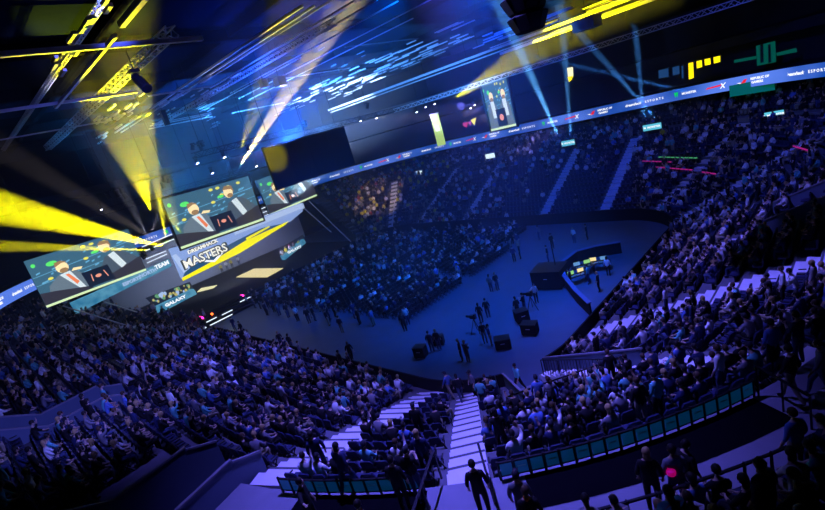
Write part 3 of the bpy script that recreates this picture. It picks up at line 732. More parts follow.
STANDERS = [((283, 348), 'stand', 0, 'dark figure standing by the near floor wall, left of a second one'), ((293, 351), 'stand', 0, 'dark figure standing by the near floor wall, right of a second one'), ((353, 361), 'walk', 0, 'lone dark figure walking close to the near floor wall'),
    ((343, 333), 'stand', 1, 'figure at the rear corner of the near floor block'), ((330, 322), 'stand', 0, 'dark figure in the aisle beside the near floor block'), ((244, 336), 'stand', 0, 'dark figure standing at the stage end of the near floor edge'), ((236, 331), 'stand', 1, 'figure in navy beside the stage at the near floor edge'),
    ((433, 352), 'stand', 1, 'person in navy standing in front of a low black case'), ((440, 350), 'stand', 0, 'person in black standing second from left among the floor staff'), ((463, 361), 'stand', 0, 'person in black nearest the near corner of the floor'), ((469, 363), 'phone', 0, 'person in black with hands raised on the open floor'),
    ((486, 343), 'stand', 0, 'person in black beside the middle camera case'), ((492, 346), 'stand', 1, 'person in navy beside the middle camera case'), ((482, 323), 'stand', 0, 'person in black standing behind the middle camera case'), ((489, 318), 'stand', 0, 'person in black on open floor toward the back chairs'),
    ((492, 292), 'stand', 2, 'person in a grey top behind the last chair row'), ((498, 290), 'stand', 0, 'person in black behind the last chair row'), ((519, 317), 'stand', 0, 'person in black at the left of the cart group'), ((526, 313), 'phone', 0, 'person in black at the middle of the cart group'), ((537, 303), 'gesture', 3, 'person in a white shirt pointing beside the cart group'),
    ((553, 249), 'stand', 0, 'person in black at the far end of the open floor'), ((549, 262), 'stand', 0, 'person in black behind the large black case'), ((575, 243), 'stand', 3, 'person in a white shirt on the far open floor'), ((588, 240), 'stand', 0, 'person in black beside the white shirt on the far open floor'),
    ((515, 262), 'stand', 1, 'person in navy near the far end of the chair rows'), ((521, 259), 'stand', 0, 'person in black near the far end of the chair rows'), ((509, 249), 'stand', 0, 'dark figure by the far wall of the floor'), ((540, 240), 'stand', 2, 'grey figure by the far wall of the floor')]
for (px, py), pose, si, lab in STANDERS:
    q = at(px, py, z=0); person(pose, si, (q.x, q.y, 0), rr.uniform(0, 6.28), 'standing_guest', lab, None, cat='person')
# cases and carts
def case(px, py, w, d, h, rz, lab, name='road_case'):
    q = at(px, py, z=0); t = empty(name, (q.x, q.y, 0), lab, 'case', None, rz)
    MB().box((0, 0, .12+h/2), (w, d, h), black).build('body', t)
    MB().box((0, 0, .12+h), (w+.04, d+.04, .05), steel).build('lid', t)
    for sx_ in (-1, 1):
        for sy_ in (-1, 1): MB().tube((sx_*w*.4-.03, sy_*d*.4, .06), (sx_*w*.4+.03, sy_*d*.4, .06), .06, rubber, 10).build('wheel', t)
    MB().bar((-.15, -d/2-.03, .12+h*.6), (.15, -d/2-.03, .12+h*.6), .04, .04, alu).build('handle', t)
case(422, 357, .9, .7, .8, .3, 'low black road case nearest the near floor wall')
case(504, 348, 1.1, .8, .7, .6, 'black road case on the open floor in front of the middle staff')
case(531, 334, 1.1, .8, .8, .2, 'black road case on the open floor below the cart group')
case(523, 322, 1.0, .8, .9, .9, 'black road case in the middle of the cart group')
case(440, 345, .8, .6, .7, .5, 'small black road case by the two left floor staff')
case(552, 285, 2.6, 2.4, 1.6, .15, 'large black cabinet beside the production area barrier', 'equipment_cabinet')
q = at(559, 283, z=0); t = empty('light_stand', (q.x, q.y, 0), 'tall thin black pole standing behind the large black cabinet', 'stand')
MB().tube((0, 0, .05), (0, 0, 4.2), .05, steel).build('pole', t); MB().box((0, 0, .03), (.7, .7, .06), steel).build('base', t)
# camera on tripod
for px, py, lab in ((477, 333, 'broadcast camera on a tripod left of the middle floor staff'), (533, 310, 'broadcast camera on a tripod inside the cart group')):
    q = at(px, py, z=0); t = empty('tripod_camera', (q.x, q.y, 0), lab, 'camera')
    for k in range(3):
        a = 2.1*k; MB().bar((.5*math.cos(a), .5*math.sin(a), .02), (0, 0, 1.25), .04, .04, steel).build('leg', t)
    bd = MB().box((0, 0, 1.42), (.55, .22, .28), rubber).build('body', t); MB().tube((-.27, 0, 1.42), (-.65, 0, 1.42), .1, rubber, 12).build('lens', bd)
    MB().box((.2, 0, 1.62), (.15, .2, .12), rubber).build('viewfinder', t)
# production area: dark barrier panels around desks
bar_pts = [at(px, py, z=0) for px, py in ((622, 253), (597, 257), (578, 262), (563, 274), (566, 287), (578, 303), (592, 317))]
t = empty('barrier', bar_pts[0], 'black panel barrier curving around the production area at the end of the floor', 'barrier')
for a, b in zip(bar_pts[:-1], bar_pts[1:]):
    a = a-bar_pts[0]; b = b-bar_pts[0]
    MB().bar(a+Vector((0, 0, .55)), b+Vector((0, 0, .55)), .12, 1.1, black).build('panel', t)
    MB().bar(a+Vector((0, 0, 1.14)), b+Vector((0, 0, 1.14)), .35, .08, mat('barrier_top', (.12, .16, .3), .5)).build('cap', t)
e_mon = em('monitor_glow', (.35, .8, .25), .8); e_mon2 = em('monitor_warm', (1, .8, .35), 1.0); e_mon3 = em('monitor_blue', (.2, .5, 1), .6)
for k, (px, py, rz, lab, mm) in enumerate([(578, 283, .9, 'production desk with green lit monitors nearest the black cabinet', (e_mon, e_mon2)), (584, 274, .7, 'production desk in the middle of the barrier area', (e_mon3, e_mon)), (600, 270, .4, 'production desk with a yellow green lamp at the back of the barrier area', (e_mon2, e_mon3))]):
    q = at(px, py, z=0); t = empty('production_desk', (q.x, q.y, 0), lab, 'desk', None, rz)
    MB().box((0, 0, .76), (2.0, .8, .05), steel).build('desk_top', t)
    for sx_ in (-.9, .9): MB().box((sx_, 0, .37), (.06, .7, .74), steel).build('leg', t)
    for j, m in enumerate(mm):
        mo = MB().box((-.45+.9*j, .1, 1.08), (.62, .05, .38), rubber).box((-.45+.9*j, .1, .83), (.12, .12, .12), rubber).build('monitor', t)
        MB().box((-.45+.9*j, .07, 1.08), (.56, .02, .32), m).build('screen', mo); MB().box((-.45+.9*j, .13, 1.08), (.56, .02, .32), m).build('screen', mo)
    MB().box((0, -.2, .81), (1.2, .3, .06), mat('console', (.2, .25, .2), .5)).build('mixing_console', t)
for (px, py), si, lab in (((572, 288), 0, 'technician in black standing at the nearest production desk'), ((590, 284), 4, 'technician in a teal shirt inside the barrier area'), ((609, 276), 3, 'technician in a white shirt near the back of the barrier area'), ((600, 292), 0, 'technician in black by the open side of the barrier area')):
    q = at(px, py, z=0); person('stand', si, (q.x, q.y, 0), rr.uniform(0, 6), 'technician', lab)

# lit strips along seat rows in the far right corner
def on_bowl(px, py, h=.5):
    z = 4.0
    for _ in range(40):
        q = at(px, py, z=z+h); z = .6*z+.4*zrow(max(dn(q.x, q.y)[0], .01))
    return at(px, py, z=z+h)
e_mag = em('row_pink', (.55, .02, .3), .6); e_grn = em('row_green', (.1, .6, .25), .5)
for pa, pb, m, lab in (((656, 167), (693, 170), e_mag, 'longest pink lit strip along a seat row in the far right corner'), ((642, 161), (672, 162), e_mag, 'pink lit strip just above the longest one in the far right corner'), ((658, 157), (698, 158), e_grn, 'green lit strip along a seat row in the far right corner'),
        ((702, 172), (716, 174), e_mag, 'short pink lit strip right of the longest one'), ((793, 146), (814, 152), e_mag, 'pink lit strip near the right edge of the far corner')):
    p, q = on_bowl(*pa, .95), on_bowl(*pb, .95); t = empty('row_light', p, lab, 'light')
    n = 9
    MB().bar(Vector((0, 0, -.06)), q-p+Vector((0, 0, -.06)), .06, .06, steel).build('rail', t)
    mb = MB()
    for k in range(n): mb.bar((q-p)*((k+.1)/n), (q-p)*((k+.85)/n), .1, .1, m)
    mb.build('light_segments', t)
q = on_bowl(664, 142, 0); person('stand', 6, (q.x, q.y, zrow(dn(q.x, q.y)[0])), PI, 'pedestrian', 'person in bright yellow below the sign box in the far corner', None)
q = on_bowl(668, 314, 0); person('stand', 3, (q.x, q.y, zrow(dn(q.x, q.y)[0])), PI/2, 'pedestrian', 'person with a yellow cap on the lit aisle of the right end stand', None)
# ---------------------------------------------------------------- people on the walkway and stairs
WP = ZWALK
def walker(px, py, z, pose, si, face, lab, **k):
    q = at(px, py, z=z); return person(pose, si, (q.x, q.y, z), face, k.pop('name', 'pedestrian'), lab, None, **k)
walker(487, 518, WP, 'stand', 0, rad(40), 'person in black walking up at the top of the pale stairs', hs=0, pa=1)
walker(530, 532, WP, 'stand', 2, rad(30), 'person with a cap and grey top at the end of the teal panel fence', hs=3, pa=1)
o = walker(540, 550, WP, 'stand', 0, rad(35), 'person in a black jacket with an orange collar at the bottom centre', hs=1, pa=1)
MB().tube((0, 0, 1.49), (0, 0, 1.56), .075, mat('orange_cloth', (1, .28, .02), .7), 12).build('collar', o, True)
walker(327, 478, WP, 'stand', 1, rad(60), 'person in navy leaning by the left panel fence with dark hair', hs=0, pa=0)
walker(318, 530, WP, 'gesture', 0, rad(-50), 'person in black stretching an arm out at the lower left walkway', hs=0, pa=1)
walker(352, 492, WP, 'walk', 1, rad(20), 'person in navy walking on the lit walkway left of the stairs', hs=4, pa=0)
o = walker(377, 558, WP, 'stand', 0, rad(30), 'person in black with an orange scarf at the bottom edge', hs=0, pa=1)
MB().tube((0, 0, 1.48), (0, 0, 1.56), .075, mat('orange_cloth', (1, .28, .02), .7), 12).build('scarf', o, True)
walker(407, 510, WP, 'stand', 0, rad(25), 'person in black standing behind the left panel fence', hs=0, pa=1)
walker(421, 500, WP, 'phone', 0, rad(20), 'person in black with raised hands left of the pale stairs', hs=3, pa=0)
walker(793, 403, WP, 'walk', 0, rad(75), 'man in black striding along the walkway at the right', hs=0, pa=2)
walker(822, 398, WP, 'walk', 2, rad(100), 'person in grey at the right edge following the striding man', hs=1, pa=0)
walker(656, 512, WP, 'stand', 0, rad(20), 'person in black with light hair standing at the right railing', hs=2, pa=1)
walker(681, 510, WP, 'stand', 2, rad(40), 'person in a grey top within the group at the right railing', hs=0, pa=0)
walker(693, 505, WP, 'stand', 0, rad(-30), 'person in black behind the grey top at the right railing', hs=0, pa=1)
walker(800, 365, WP, 'phone', 1, rad(60), 'person in navy standing beyond the striding man', hs=1, pa=0)
walker(775, 372, WP, 'stand', 7, rad(50), 'person in a blue shirt standing by the pale wall block', hs=0, pa=1)
q = at(671, 472, z=WP+1.2); o = MB().ball((0, 0, 0), .11, mat('magenta_bag', (1, .02, .35), .5, emit=(1, .0, .3), es=.25), 10, 6).build('light_ball', loc=q)
tag(o, 'small glowing magenta ball held by the group at the right railing', 'toy')
for (px, py), si in (((452, 398), 7), ((463, 402), 0), ((521, 392), 4), ((350, 422), 4), ((362, 420), 0), ((372, 440), 0), ((380, 438), 0), ((476, 397), 2)):
    z = 3.0
    for _ in range(30):
        q = at(px, py, z=z); d = dn(q.x, q.y)[0]; z = .5*z+.5*(zrow(max(d, 0.01)))
    person(rr.choice(['walk', 'stand']), si, (q.x, q.y, zrow(max(dn(q.x, q.y)[0], .01))+.0), rr.uniform(0, 6), 'pedestrian', 'person in a %s shirt near the %s' % (SHIRTN[si], 'front wall by pale stairs' if px > 440 else 'broad pale steps left of the chairs'), 'people on the steps near the corner')

# ---------------------------------------------------------------- stage
XS = -66.0
def yz(px, py, x=XS): q = at(px, py, x=x); return (q.y, q.z)
def plate(name, pts, x, m, parent=None, th=.3, inv_=None):
    """solid plate in a plane facing the hall, outline given as (y, z)"""
    n = len(pts); ar = sum(pts[k][0]*pts[(k+1) % n][1]-pts[(k+1) % n][0]*pts[k][1] for k in range(n))
    if ar < 0: pts = pts[::-1]
    v = [(x, a, b) for a, b in pts]+[(x-th, a, b) for a, b in pts]
    mb = MB().add(v, [tuple(range(n)), tuple(range(n, 2*n))[::-1]]+[((k+1) % n, k, n+k, n+(k+1) % n) for k in range(n)], m)
    return mb.build(name, parent)
deck = empty('stage', (-70, 30, 0), 'black stage platform in front of the hanging screens with glowing step lines', 'stage')
MB().box((-1.5, 0, .6), (20, 32, 1.2), black).build('platform', deck)
e_strip = em('strip_white', (.75, .85, 1), 1.3)
for k, (a, b, c, e) in enumerate([((220, 301), (233, 286), 0, 0)]): pass
for j in range(5):
    sp = MB().box((8.7+.5*j, -6, .55-.1*j), (.5, 15-j*.8, 1.1-.2*j), black).build('step', deck)
for k, (pa, pb) in enumerate([((207, 303), (218, 296)), ((221, 292), (234, 286)), ((226, 296), (236, 290)), ((190, 317), (207, 308)), ((214, 302), (223, 298)), ((222, 315), (232, 309)), ((205, 328), (231, 311)), ((205, 323), (216, 316)), ((240, 302), (250, 296))]):
    p = at(*pa, z=.95); q = at(*pb, x=p.x); q.z = .95
    o = Vector((-70, 30, 0)); MB().bar(p-o, q-o, .12, .1, e_strip).build('light_strip', deck)
struct(MB().box((-82.2, 32, 5.2), (.3, 36, 8), mat('backdrop', (.3, .34, .42), .8)).build('wall_stage_backdrop'))
# warm light on the stage floor, painted as thin glowing slabs
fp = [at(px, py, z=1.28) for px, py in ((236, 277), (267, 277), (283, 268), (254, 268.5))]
o = MB().add([p for p in fp]+[p-Vector((0, 0, .07)) for p in fp], [(0, 1, 2, 3), (7, 6, 5, 4), (0, 4, 5, 1), (1, 5, 6, 2), (2, 6, 7, 3), (3, 7, 4, 0)], em('floor_light_paint', (1, .86, .42), .85)).build('painted_floor_light')
tag(o, 'bright pale yellow pool of light painted on the stage floor', 'painted light')
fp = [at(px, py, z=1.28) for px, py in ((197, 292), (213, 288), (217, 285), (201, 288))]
o = MB().add([p for p in fp]+[p-Vector((0, 0, .07)) for p in fp], [(0, 1, 2, 3), (7, 6, 5, 4), (0, 4, 5, 1), (1, 5, 6, 2), (2, 6, 7, 3), (3, 7, 4, 0)], em('floor_light_paint2', (1, .95, .5), .9)).build('painted_floor_light')
tag(o, 'small yellow pool of light painted between the left booth and stage centre', 'painted light')
# header sign over the stage
hdr = empty('header_sign', (XS, *yz(169, 249)), 'large pale blue header sign with MASTERS in white and a yellow lower edge', 'sign')
iv = Matrix.Translation(-Vector(hdr.location))
hb = em('header_blue', (.32, .48, .95), .85); hb2 = em('header_soft', (.5, .65, 1), .95); hdark = em('header_dark', (.02, .12, .3), .7)
def hp(name, pix, x, m, th=.08):
    o = plate(name, [yz(a, b, x) for a, b in pix], x, m, hdr, th); o.matrix_parent_inverse = iv; return o
hp('backing', [(169, 249), (182, 279), (236, 252), (290, 222), (303, 211), (301, 203), (265, 216), (235, 228), (200, 240)], XS, hb, .35)
hp('dark_field', [(183, 277), (186, 270), (232, 243), (262, 228), (290, 222), (236, 252)], XS+.05, hdark)
hp('yellow_edge', [(183, 281), (182, 278), (215, 260), (245, 241), (289, 221), (285, 225), (240, 253)], XS+.12, e_yel)
hp('pale_band', [(235, 235), (234, 229), (302, 203), (303, 208), (268, 222)], XS+.12, hb2)
hp('pale_streak', [(172, 256), (176, 254), (190, 268), (184, 273)], XS+.1, hb2)
for k, pix in enumerate([[(200, 262), (215, 262), (226, 250), (224, 249), (214, 260), (200, 260)], [(207, 258), (216, 253), (215, 252), (206, 256.5)], [(247, 240), (270, 227), (269, 226), (246, 238)]]): hp('light_streak', pix, XS+.16, e_white if k < 2 else e_yel)
outl = em('sign_outline', (.03, .05, .08), .5); msign = em('sign_letters', (.95, .93, .85), 1.15)
def put_text(txt, pix, size, m, parent, iv_, x, sx=1.0, dz=0, slope=None, name='lettering', bold=.03):
    y, z = yz(*pix, x=x); me = text_mesh(txt, size, m, 0, bold, sx); o = child(name, me, parent); o.matrix_parent_inverse = iv_
    r = (0, 1, slope or 0); o.matrix_world = basis((x, y, z+dz), r, (0, 0, 1)); return o
put_text('MASTERS', (206, 256), 1.62, outl, hdr, iv, XS+.2, 1.0, 0, .03, 'lettering_shadow', .14)
put_text('MASTERS', (206, 256), 1.55, msign, hdr, iv, XS+.28, 1.0, 0, .03)
hp('name_plate', [(190, 253), (189, 249), (216, 240), (217, 243)], XS+.2, outl)
put_text('DREAMHACK', (203, 246.5), .62, msign, hdr, iv, XS+.3, 1.15, 0, .03)

# side led bands with sponsor words
def ledband(name, pix, m, lab, words=None, x=XS):
    t = empty(name, (x, *yz(*pix[0], x=x)), lab, 'screen'); iv_ = Matrix.Translation(-Vector(t.location))
    o = plate('led_face', [yz(a, b, x) for a, b in pix], x, m, t, .3); o.matrix_parent_inverse = iv_
    for wd, pp, sz, mm in (words or []): put_text(wd, pp, sz, mm, t, iv_, x+.06, 1, 0, .05)
    return t, iv_
bandm = mat('band_teal', (.01, .01, .01), .4); nt = bandm.node_tree; b_ = nt.nodes['Principled BSDF']
tc = nt.nodes.new('ShaderNodeTexCoord'); nz = nt.nodes.new('ShaderNodeTexNoise'); nz.inputs['Scale'].default_value = .9; cr = nt.nodes.new('ShaderNodeValToRGB')
cr.color_ramp.elements[0].position = .35; cr.color_ramp.elements[0].color = (.03, .22, .42, 1); cr.color_ramp.elements[1].position = .65; cr.color_ramp.elements[1].color = (.12, .4, .6, 1)
nt.links.new(tc.outputs['Object'], nz.inputs['Vector']); nt.links.new(nz.outputs[0], cr.inputs[0]); nt.links.new(cr.outputs[0], b_.inputs['Emission Color']); b_.inputs['Emission Strength'].default_value = .8
ledband('led_band', [(70, 303), (76, 314), (172, 266), (169, 259)], bandm, 'long teal glowing band under the left hanging screen', [('TEAM', (162, 265), .7, e_white), ('NORTH', (148, 273), .6, e_soft), ('ESPORTS', (132, 281), .55, e_soft)])
ledband('led_band', [(303, 203), (305, 208), (262, 229), (258, 224)], em('band_pale', (.45, .6, .95), .8), 'pale blue glowing band under the right hanging screen')
# player booths
def booth(pix, cpix, lab, lab2, npl, yd, x=-68.):
    t, iv_ = ledband('player_booth', pix, em('booth_screen', (.012, .02, .045), .8), lab, None, x)
    t['category'] = 'booth'
    o = plate('counter', [yz(a, b, x+1.0) for a, b in cpix], x+1.0, bandm, t, .9); o.matrix_parent_inverse = iv_
    (ya, za), (yb, zb2) = yz(*cpix[0], x=x+1), yz(*cpix[2], x=x+1)
    c = ((cpix[0][0]+cpix[2][0])/2, (cpix[0][1]+cpix[2][1])/2)
    put_text('GALAXY', c, .55, e_white, t, iv_, x+1.06, 1.3, 0, .03)
    return t
yf = em('lit_yellow_face', (.9, .8, .25), .6); gf = em('lit_green_face', (.25, .7, .35), .5)
def booth_glow(t, pix, x, n, seed):
    r_ = random.Random(seed); mb = MB(); iv_ = Matrix.Translation(-Vector(t.location))
    (y0, z0), (y1, z1), (y2, z2), (y3, z3) = [yz(a, b, x) for a, b in pix]
    for k in range(n):
        u = r_.uniform(.06, .94); v = r_.uniform(.12, .75); y = (y0*(1-u)+y1*u)*(1-v)+(y3*(1-u)+y2*u)*v; z = (z0*(1-u)+z1*u)*(1-v)+(z3*(1-u)+z2*u)*v
        mb.ball((x+.03, y, z), r_.uniform(.1, .28), r_.choice([yf, yf, gf, e_soft]), 6, 4, (.1, 1, 1.1))
    o = mb.build('crowd_image', t); o.matrix_parent_inverse = iv_
bp = [(146, 298), (190, 282), (194, 289), (156, 307)]
t = booth(bp, [(154, 308), (194, 289), (197, 294), (157, 315)], 'left stage booth with a crowd picture and teal counter front', '', 5, 0); booth_glow(t, bp, -67.95, 42, 3)
bp2 = [(279, 249), (303, 235), (305, 238), (282, 252)]
t = booth(bp2, [(283, 256), (304, 239), (306, 243), (285, 260)], 'right stage booth with a pale counter behind the stage centre', '', 5, 0, -70.)
# players at the right booth and hosts in the centre
for k, (px, py) in enumerate([(281, 250), (285, 248), (289, 245.5), (293, 243), (298, 240.5)]):
    q = at(px, py, x=-69.4); person('stand', [3, 6, 3, 2, 6][k], (q.x, q.y, max(1.2, q.z-1.6)), -PI/2, 'player', 'player in a %s shirt standing at the right stage booth' % SHIRTN[[3, 6, 3, 2, 6][k]], 'players at the right stage booth')
for k, (px, py, si, lab) in enumerate([(223, 268, 6, 'host in yellow standing leftmost under the header sign'), (228, 265, 3, 'host in white second from left under the header sign'), (233, 263, 6, 'host in yellow third from left under the header sign'), (240, 260, 3, 'host in white rightmost under the header sign')]):
    q = at(px, py+5, z=1.3); person('stand', si, (q.x, q.y, 1.2), -PI/2, 'host', lab)
# red and pink stage lamps
e_pink = em('lamp_pink', (1, .02, .3), 6); e_or = em('lamp_orange', (1, .15, .02), 4)
for px, py, r_, m, lab in ((242, 297, .35, e_pink, 'bright pink red lamp in front of the stage centre'), (201, 319, .35, e_pink, 'bright pink red lamp at the stage left corner'), (189, 308, .16, e_or, 'small orange lamp left of the stage steps'), (212, 314, .16, e_or, 'small orange lamp on the stage steps'), (199, 303, .16, e_or, 'small orange lamp below the left booth'),
        (274, 267, .2, e_pink, 'small pink lamp beside the yellow floor light'), (169, 318, .15, e_or, 'small orange lamp at the outer left stage edge'), (337, 244, .15, e_pink, 'small pink lamp right of the stage')):
    q = at(px, py, z=1.0); t = empty('stage_lamp', (q.x, q.y, 0), lab, 'lamp')
    MB().tube((0, 0, 0), (0, 0, .8), .05, steel).build('stand', t); MB().ball((0, 0, 1.0), r_, m, 10, 6).build('lens', t); MB().box((-.25, 0, 1.0), (.2, r_*1.6, r_*1.6), rubber).build('housing', t)
# white led lines framing the gaps between the screens
for k, (pa, pb, lab) in enumerate([((142, 247), (172, 234), 'upper white light line beside the left screen'), ((140, 253), (174, 239), 'second white light line beside the left screen'), ((146, 259), (166, 251), 'third white light line beside the left screen'), ((147, 263), (167, 254), 'lowest white light line beside the left screen'),
        ((261, 209), (268, 206), 'upper short light line right of the centre screen'), ((262, 213), (270, 210), 'middle short light line right of the centre screen'), ((263, 217), (271, 213), 'lower short light line right of the centre screen')]):
    p = at(*pa, x=XS-1); q = at(*pb, x=XS-1); o = MB().bar(p, q, .1, .12, e_strip).build('light_line'); tag(o, lab, 'light')

# ---------------------------------------------------------------- hanging screens
def gem(n, c, s_=.85): return em('pic_'+n, c, s_*1.5)
PC = dict(bg=gem('bg', (.04, .12, .19)), strip=gem('strip', (.12, .38, .6)), glow=gem('glow', (.75, .7, .1)), green=gem('green', (.1, .75, .15)), suit=gem('suit', (.06, .09, .13)), suit2=gem('suit2', (.12, .17, .22)), skin=gem('skin', (.95, .75, .4)), beard=gem('beard', (.3, .18, .08)),
    shirt=gem('shirt', (.6, .7, .75)), tie=gem('tie', (.8, .2, .08)), laptop=gem('laptop', (.006, .012, .03)), emb=gem('emb', (.8, .3, .2)), desk=gem('desk', (.03, .03, .045)), base=gem('base', (.62, .8, .45)))
def picture(parent, Wd, Ht, narrow=False):
    mb = MB(); L = [0]
    def poly(pts, m):
        L[0] += 1; n = len(pts); ar = sum(pts[k][0]*pts[(k+1) % n][1]-pts[(k+1) % n][0]*pts[k][1] for k in range(n))
        if ar < 0: pts = pts[::-1]
        mb.add([((u-.5)*Wd, (v-.5)*Ht, .002*L[0]) for u, v in pts], [tuple(range(n))], PC[m])
    def ell(cx, cy, rx, ry, m, n=12): poly([(cx+rx*math.cos(2*PI*k/n), cy+ry*math.sin(2*PI*k/n)) for k in range(n)], m)
    poly([(0, 0), (1, 0), (1, 1), (0, 1)], 'bg'); r_ = random.Random(4)
    for k in range(26):
        u = r_.random()*.9; v = r_.uniform(.35, .85); w = r_.uniform(.02, .08); poly([(u, v), (u+w, v+.02), (u+w, v+.045), (u, v+.03)], 'strip')
    poly([(0, .62), (1, .74), (1, .755), (0, .63)], 'strip'); poly([(0, .45), (1, .55), (1, .56), (0, .46)], 'strip')
    for u, v in ((.52, .93), (.6, .93), (.72, .9), (.85, .92), (.14, .52), (.62, .78), (.5, .68)): ell(u, v, .025, .028, 'glow')
    ell(.2, .8, .05, .05, 'green'); ell(.05, .86, .02, .04, 'green'); ell(.6, .75, .04, .03, 'green')
    if not narrow:
        poly([(.06, .06), (.1, .38), (.2, .52), (.3, .56), (.38, .5), (.44, .36), (.44, .06)], 'suit2'); poly([(.22, .53), (.32, .55), (.4, .1), (.36, .08)], 'shirt'); poly([(.27, .5), (.3, .5), (.36, .28), (.33, .24)], 'tie')
        ell(.27, .66, .058, .115, 'skin'); ell(.275, .595, .04, .05, 'beard'); poly([(.21, .7), (.22, .79), (.28, .8), (.33, .74), (.28, .75)], 'beard'); poly([(.33, .53), (.36, .58), (.44, .55), (.42, .51)], 'skin')
        poly([(.6, .06), (.6, .4), (.66, .58), (.78, .66), (.88, .56), (.95, .4), (1, .3), (1, .06)], 'suit'); poly([(.7, .6), (.77, .64), (.84, .3), (.78, .24)], 'shirt')
        ell(.7, .79, .055, .12, 'skin'); poly([(.64, .86), (.68, .93), (.76, .9), (.77, .76), (.74, .84)], 'beard'); ell(.71, .72, .035, .045, 'beard')
        poly([(.0, .05), (.0, .3), (.12, .26), (.45, .1), (.45, .05)], 'desk'); poly([(.66, .05), (1, .05), (1, .36), (.8, .26), (.66, .2)], 'desk')
        poly([(.42, .08), (.4, .42), (.66, .42), (.68, .08)], 'laptop'); ell(.54, .26, .03, .035, 'emb'); poly([(.47, .18), (.475, .33), (.485, .33), (.48, .18)], 'emb'); poly([(.6, .33), (.61, .33), (.63, .18), (.62, .18)], 'emb')
    else:
        for u in (.28, .74):
            poly([(u-.26, .03), (u-.2, .5), (u, .6), (u+.16, .5), (u+.22, .03)], 'suit2'); poly([(u-.06, .25), (u-.08, .6), (u+.06, .6), (u+.08, .25)], 'shirt'); ell(u, .7, .08, .1, 'skin'); ell(u, .64, .06, .04, 'beard')
        poly([(.34, .06), (.34, .42), (.7, .42), (.7, .06)], 'laptop'); ell(.52, .24, .08, .07, 'emb')
    poly([(0, 0), (1, 0), (1, .045), (0, .045)], 'base')
    return mb.mesh('picture')
def hanging_screen(TL, TR, BL, BR, x, lab, frame=True, narrow=False, name='hanging_screen', plane='x', cables=True, rh=29.4, yv=None):
    f = (lambda p: at(*p, x=x)) if plane == 'x' else (lambda p: at(*p, y=x))
    a, b, c, e = f(TL), f(TR), f(BL), f(BR)
    ctr = (a+b+c+e)/4; right = ((b-a)+(e-c)).normalized(); up = ((a-c)+(b-e)); Wd = ((b-a).length+(e-c).length)/2; Ht = ((a-c).length+(b-e).length)/2
    up = Vector((0, 0, 1)); M = basis(ctr, right, up); Ht = abs(Ht)*1.0
    t = empty(name, ctr, lab, 'screen'); t.rotation_euler = M.to_euler()
    p = child('picture', picture(t, Wd, Ht, narrow), t); p.location = (0, 0, .02)
    MB().box((0, 0, -.2), (Wd, Ht, .36), rubber).build('cabinet', t)
    if frame:
        for nm, c_, d_ in (('top', (0, Ht/2+.1, 0), (Wd+.4, .2, .5)), ('b', (0, -Ht/2-.1, 0), (Wd+.4, .2, .5)), ('l', (-Wd/2-.1, 0, 0), (.2, Ht, .5)), ('r', (Wd/2+.1, 0, 0), (.2, Ht, .5))): MB().box(c_, d_, rubber).build('frame', t)
    for s_ in (-.35, .35): MB().bar((s_*Wd, Ht/2, -.2), (s_*Wd, Ht/2+(rh-ctr.z-Ht/2), -.2), .05, .05, steel).build('cable', t)
    return t
hanging_screen((160, 202), (246, 175), (182, 247), (265, 221), XS, 'centre hanging screen showing two seated men, black frame')
hanging_screen((20, 261), (126, 231), (50, 308), (148, 268), XS, 'left hanging screen showing two seated men, light green lower edge', False)
hanging_screen((255, 181), (305, 163), (271, 215), (316, 196), XS-.6, 'right hanging screen partly hidden behind the black screen back', False)
hanging_screen((480, 84), (506, 78), (493, 132), (518, 124), 58, 'tall narrow hanging screen in front of the far ribbon display', True, True, plane='y')
# black back of a screen facing the stage
a, b, c, e = [at(*p, x=-50) for p in ((262, 150), (343, 127), (282, 189), (351, 165))]
ctr = (a+b+c+e)/4; Wd = (b-a).length; Ht = (a-c).length
t = empty('screen_back', ctr, 'large black screen seen from behind, hanging right of the centre screen', 'screen'); t.rotation_euler = basis(ctr, (0, 1, 0), (0, 0, 1)).to_euler()
bk = mat('screen_back_black', (.035, .035, .045), .5)
for k in range(4): MB().box(((k-1.5)*Wd/4, 0, 0), (Wd/4-.03, Ht, .35), bk).build('cabinet', t)
MB().box((0, Ht/2+.1, 0), (Wd, .16, .4), steel).build('hanging_bar', t)
for s_ in (-.4, 0, .4): MB().bar((s_*Wd, Ht/2, 0), (s_*Wd, 29.4-ctr.z, 0), .05, .05, steel).build('cable', t)
# green banner
q = at(438, 130, y=62); t = empty('hanging_banner', q, 'narrow yellow green hanging banner left of the tall screen', 'banner'); t.rotation_euler.z = 0
bn = MB().box((0, 0, 0), (1.7, .12, 5.0), mat('banner_green', (.3, .5, .1), .6, emit=(.5, .75, .12), es=.9)).build('banner_cloth', t)  # banner cloth glows by its own emission
MB().box((0, -.08, .3), (.9, .04, .9), e_white).build('emblem', bn); MB().box((0, 0, 2.6), (1.9, .25, .2), alu).build('top_bar', t); MB().bar((0, 0, 2.6), (0, 0, 29.4-q.z), .06, .06, steel).build('cable', t)
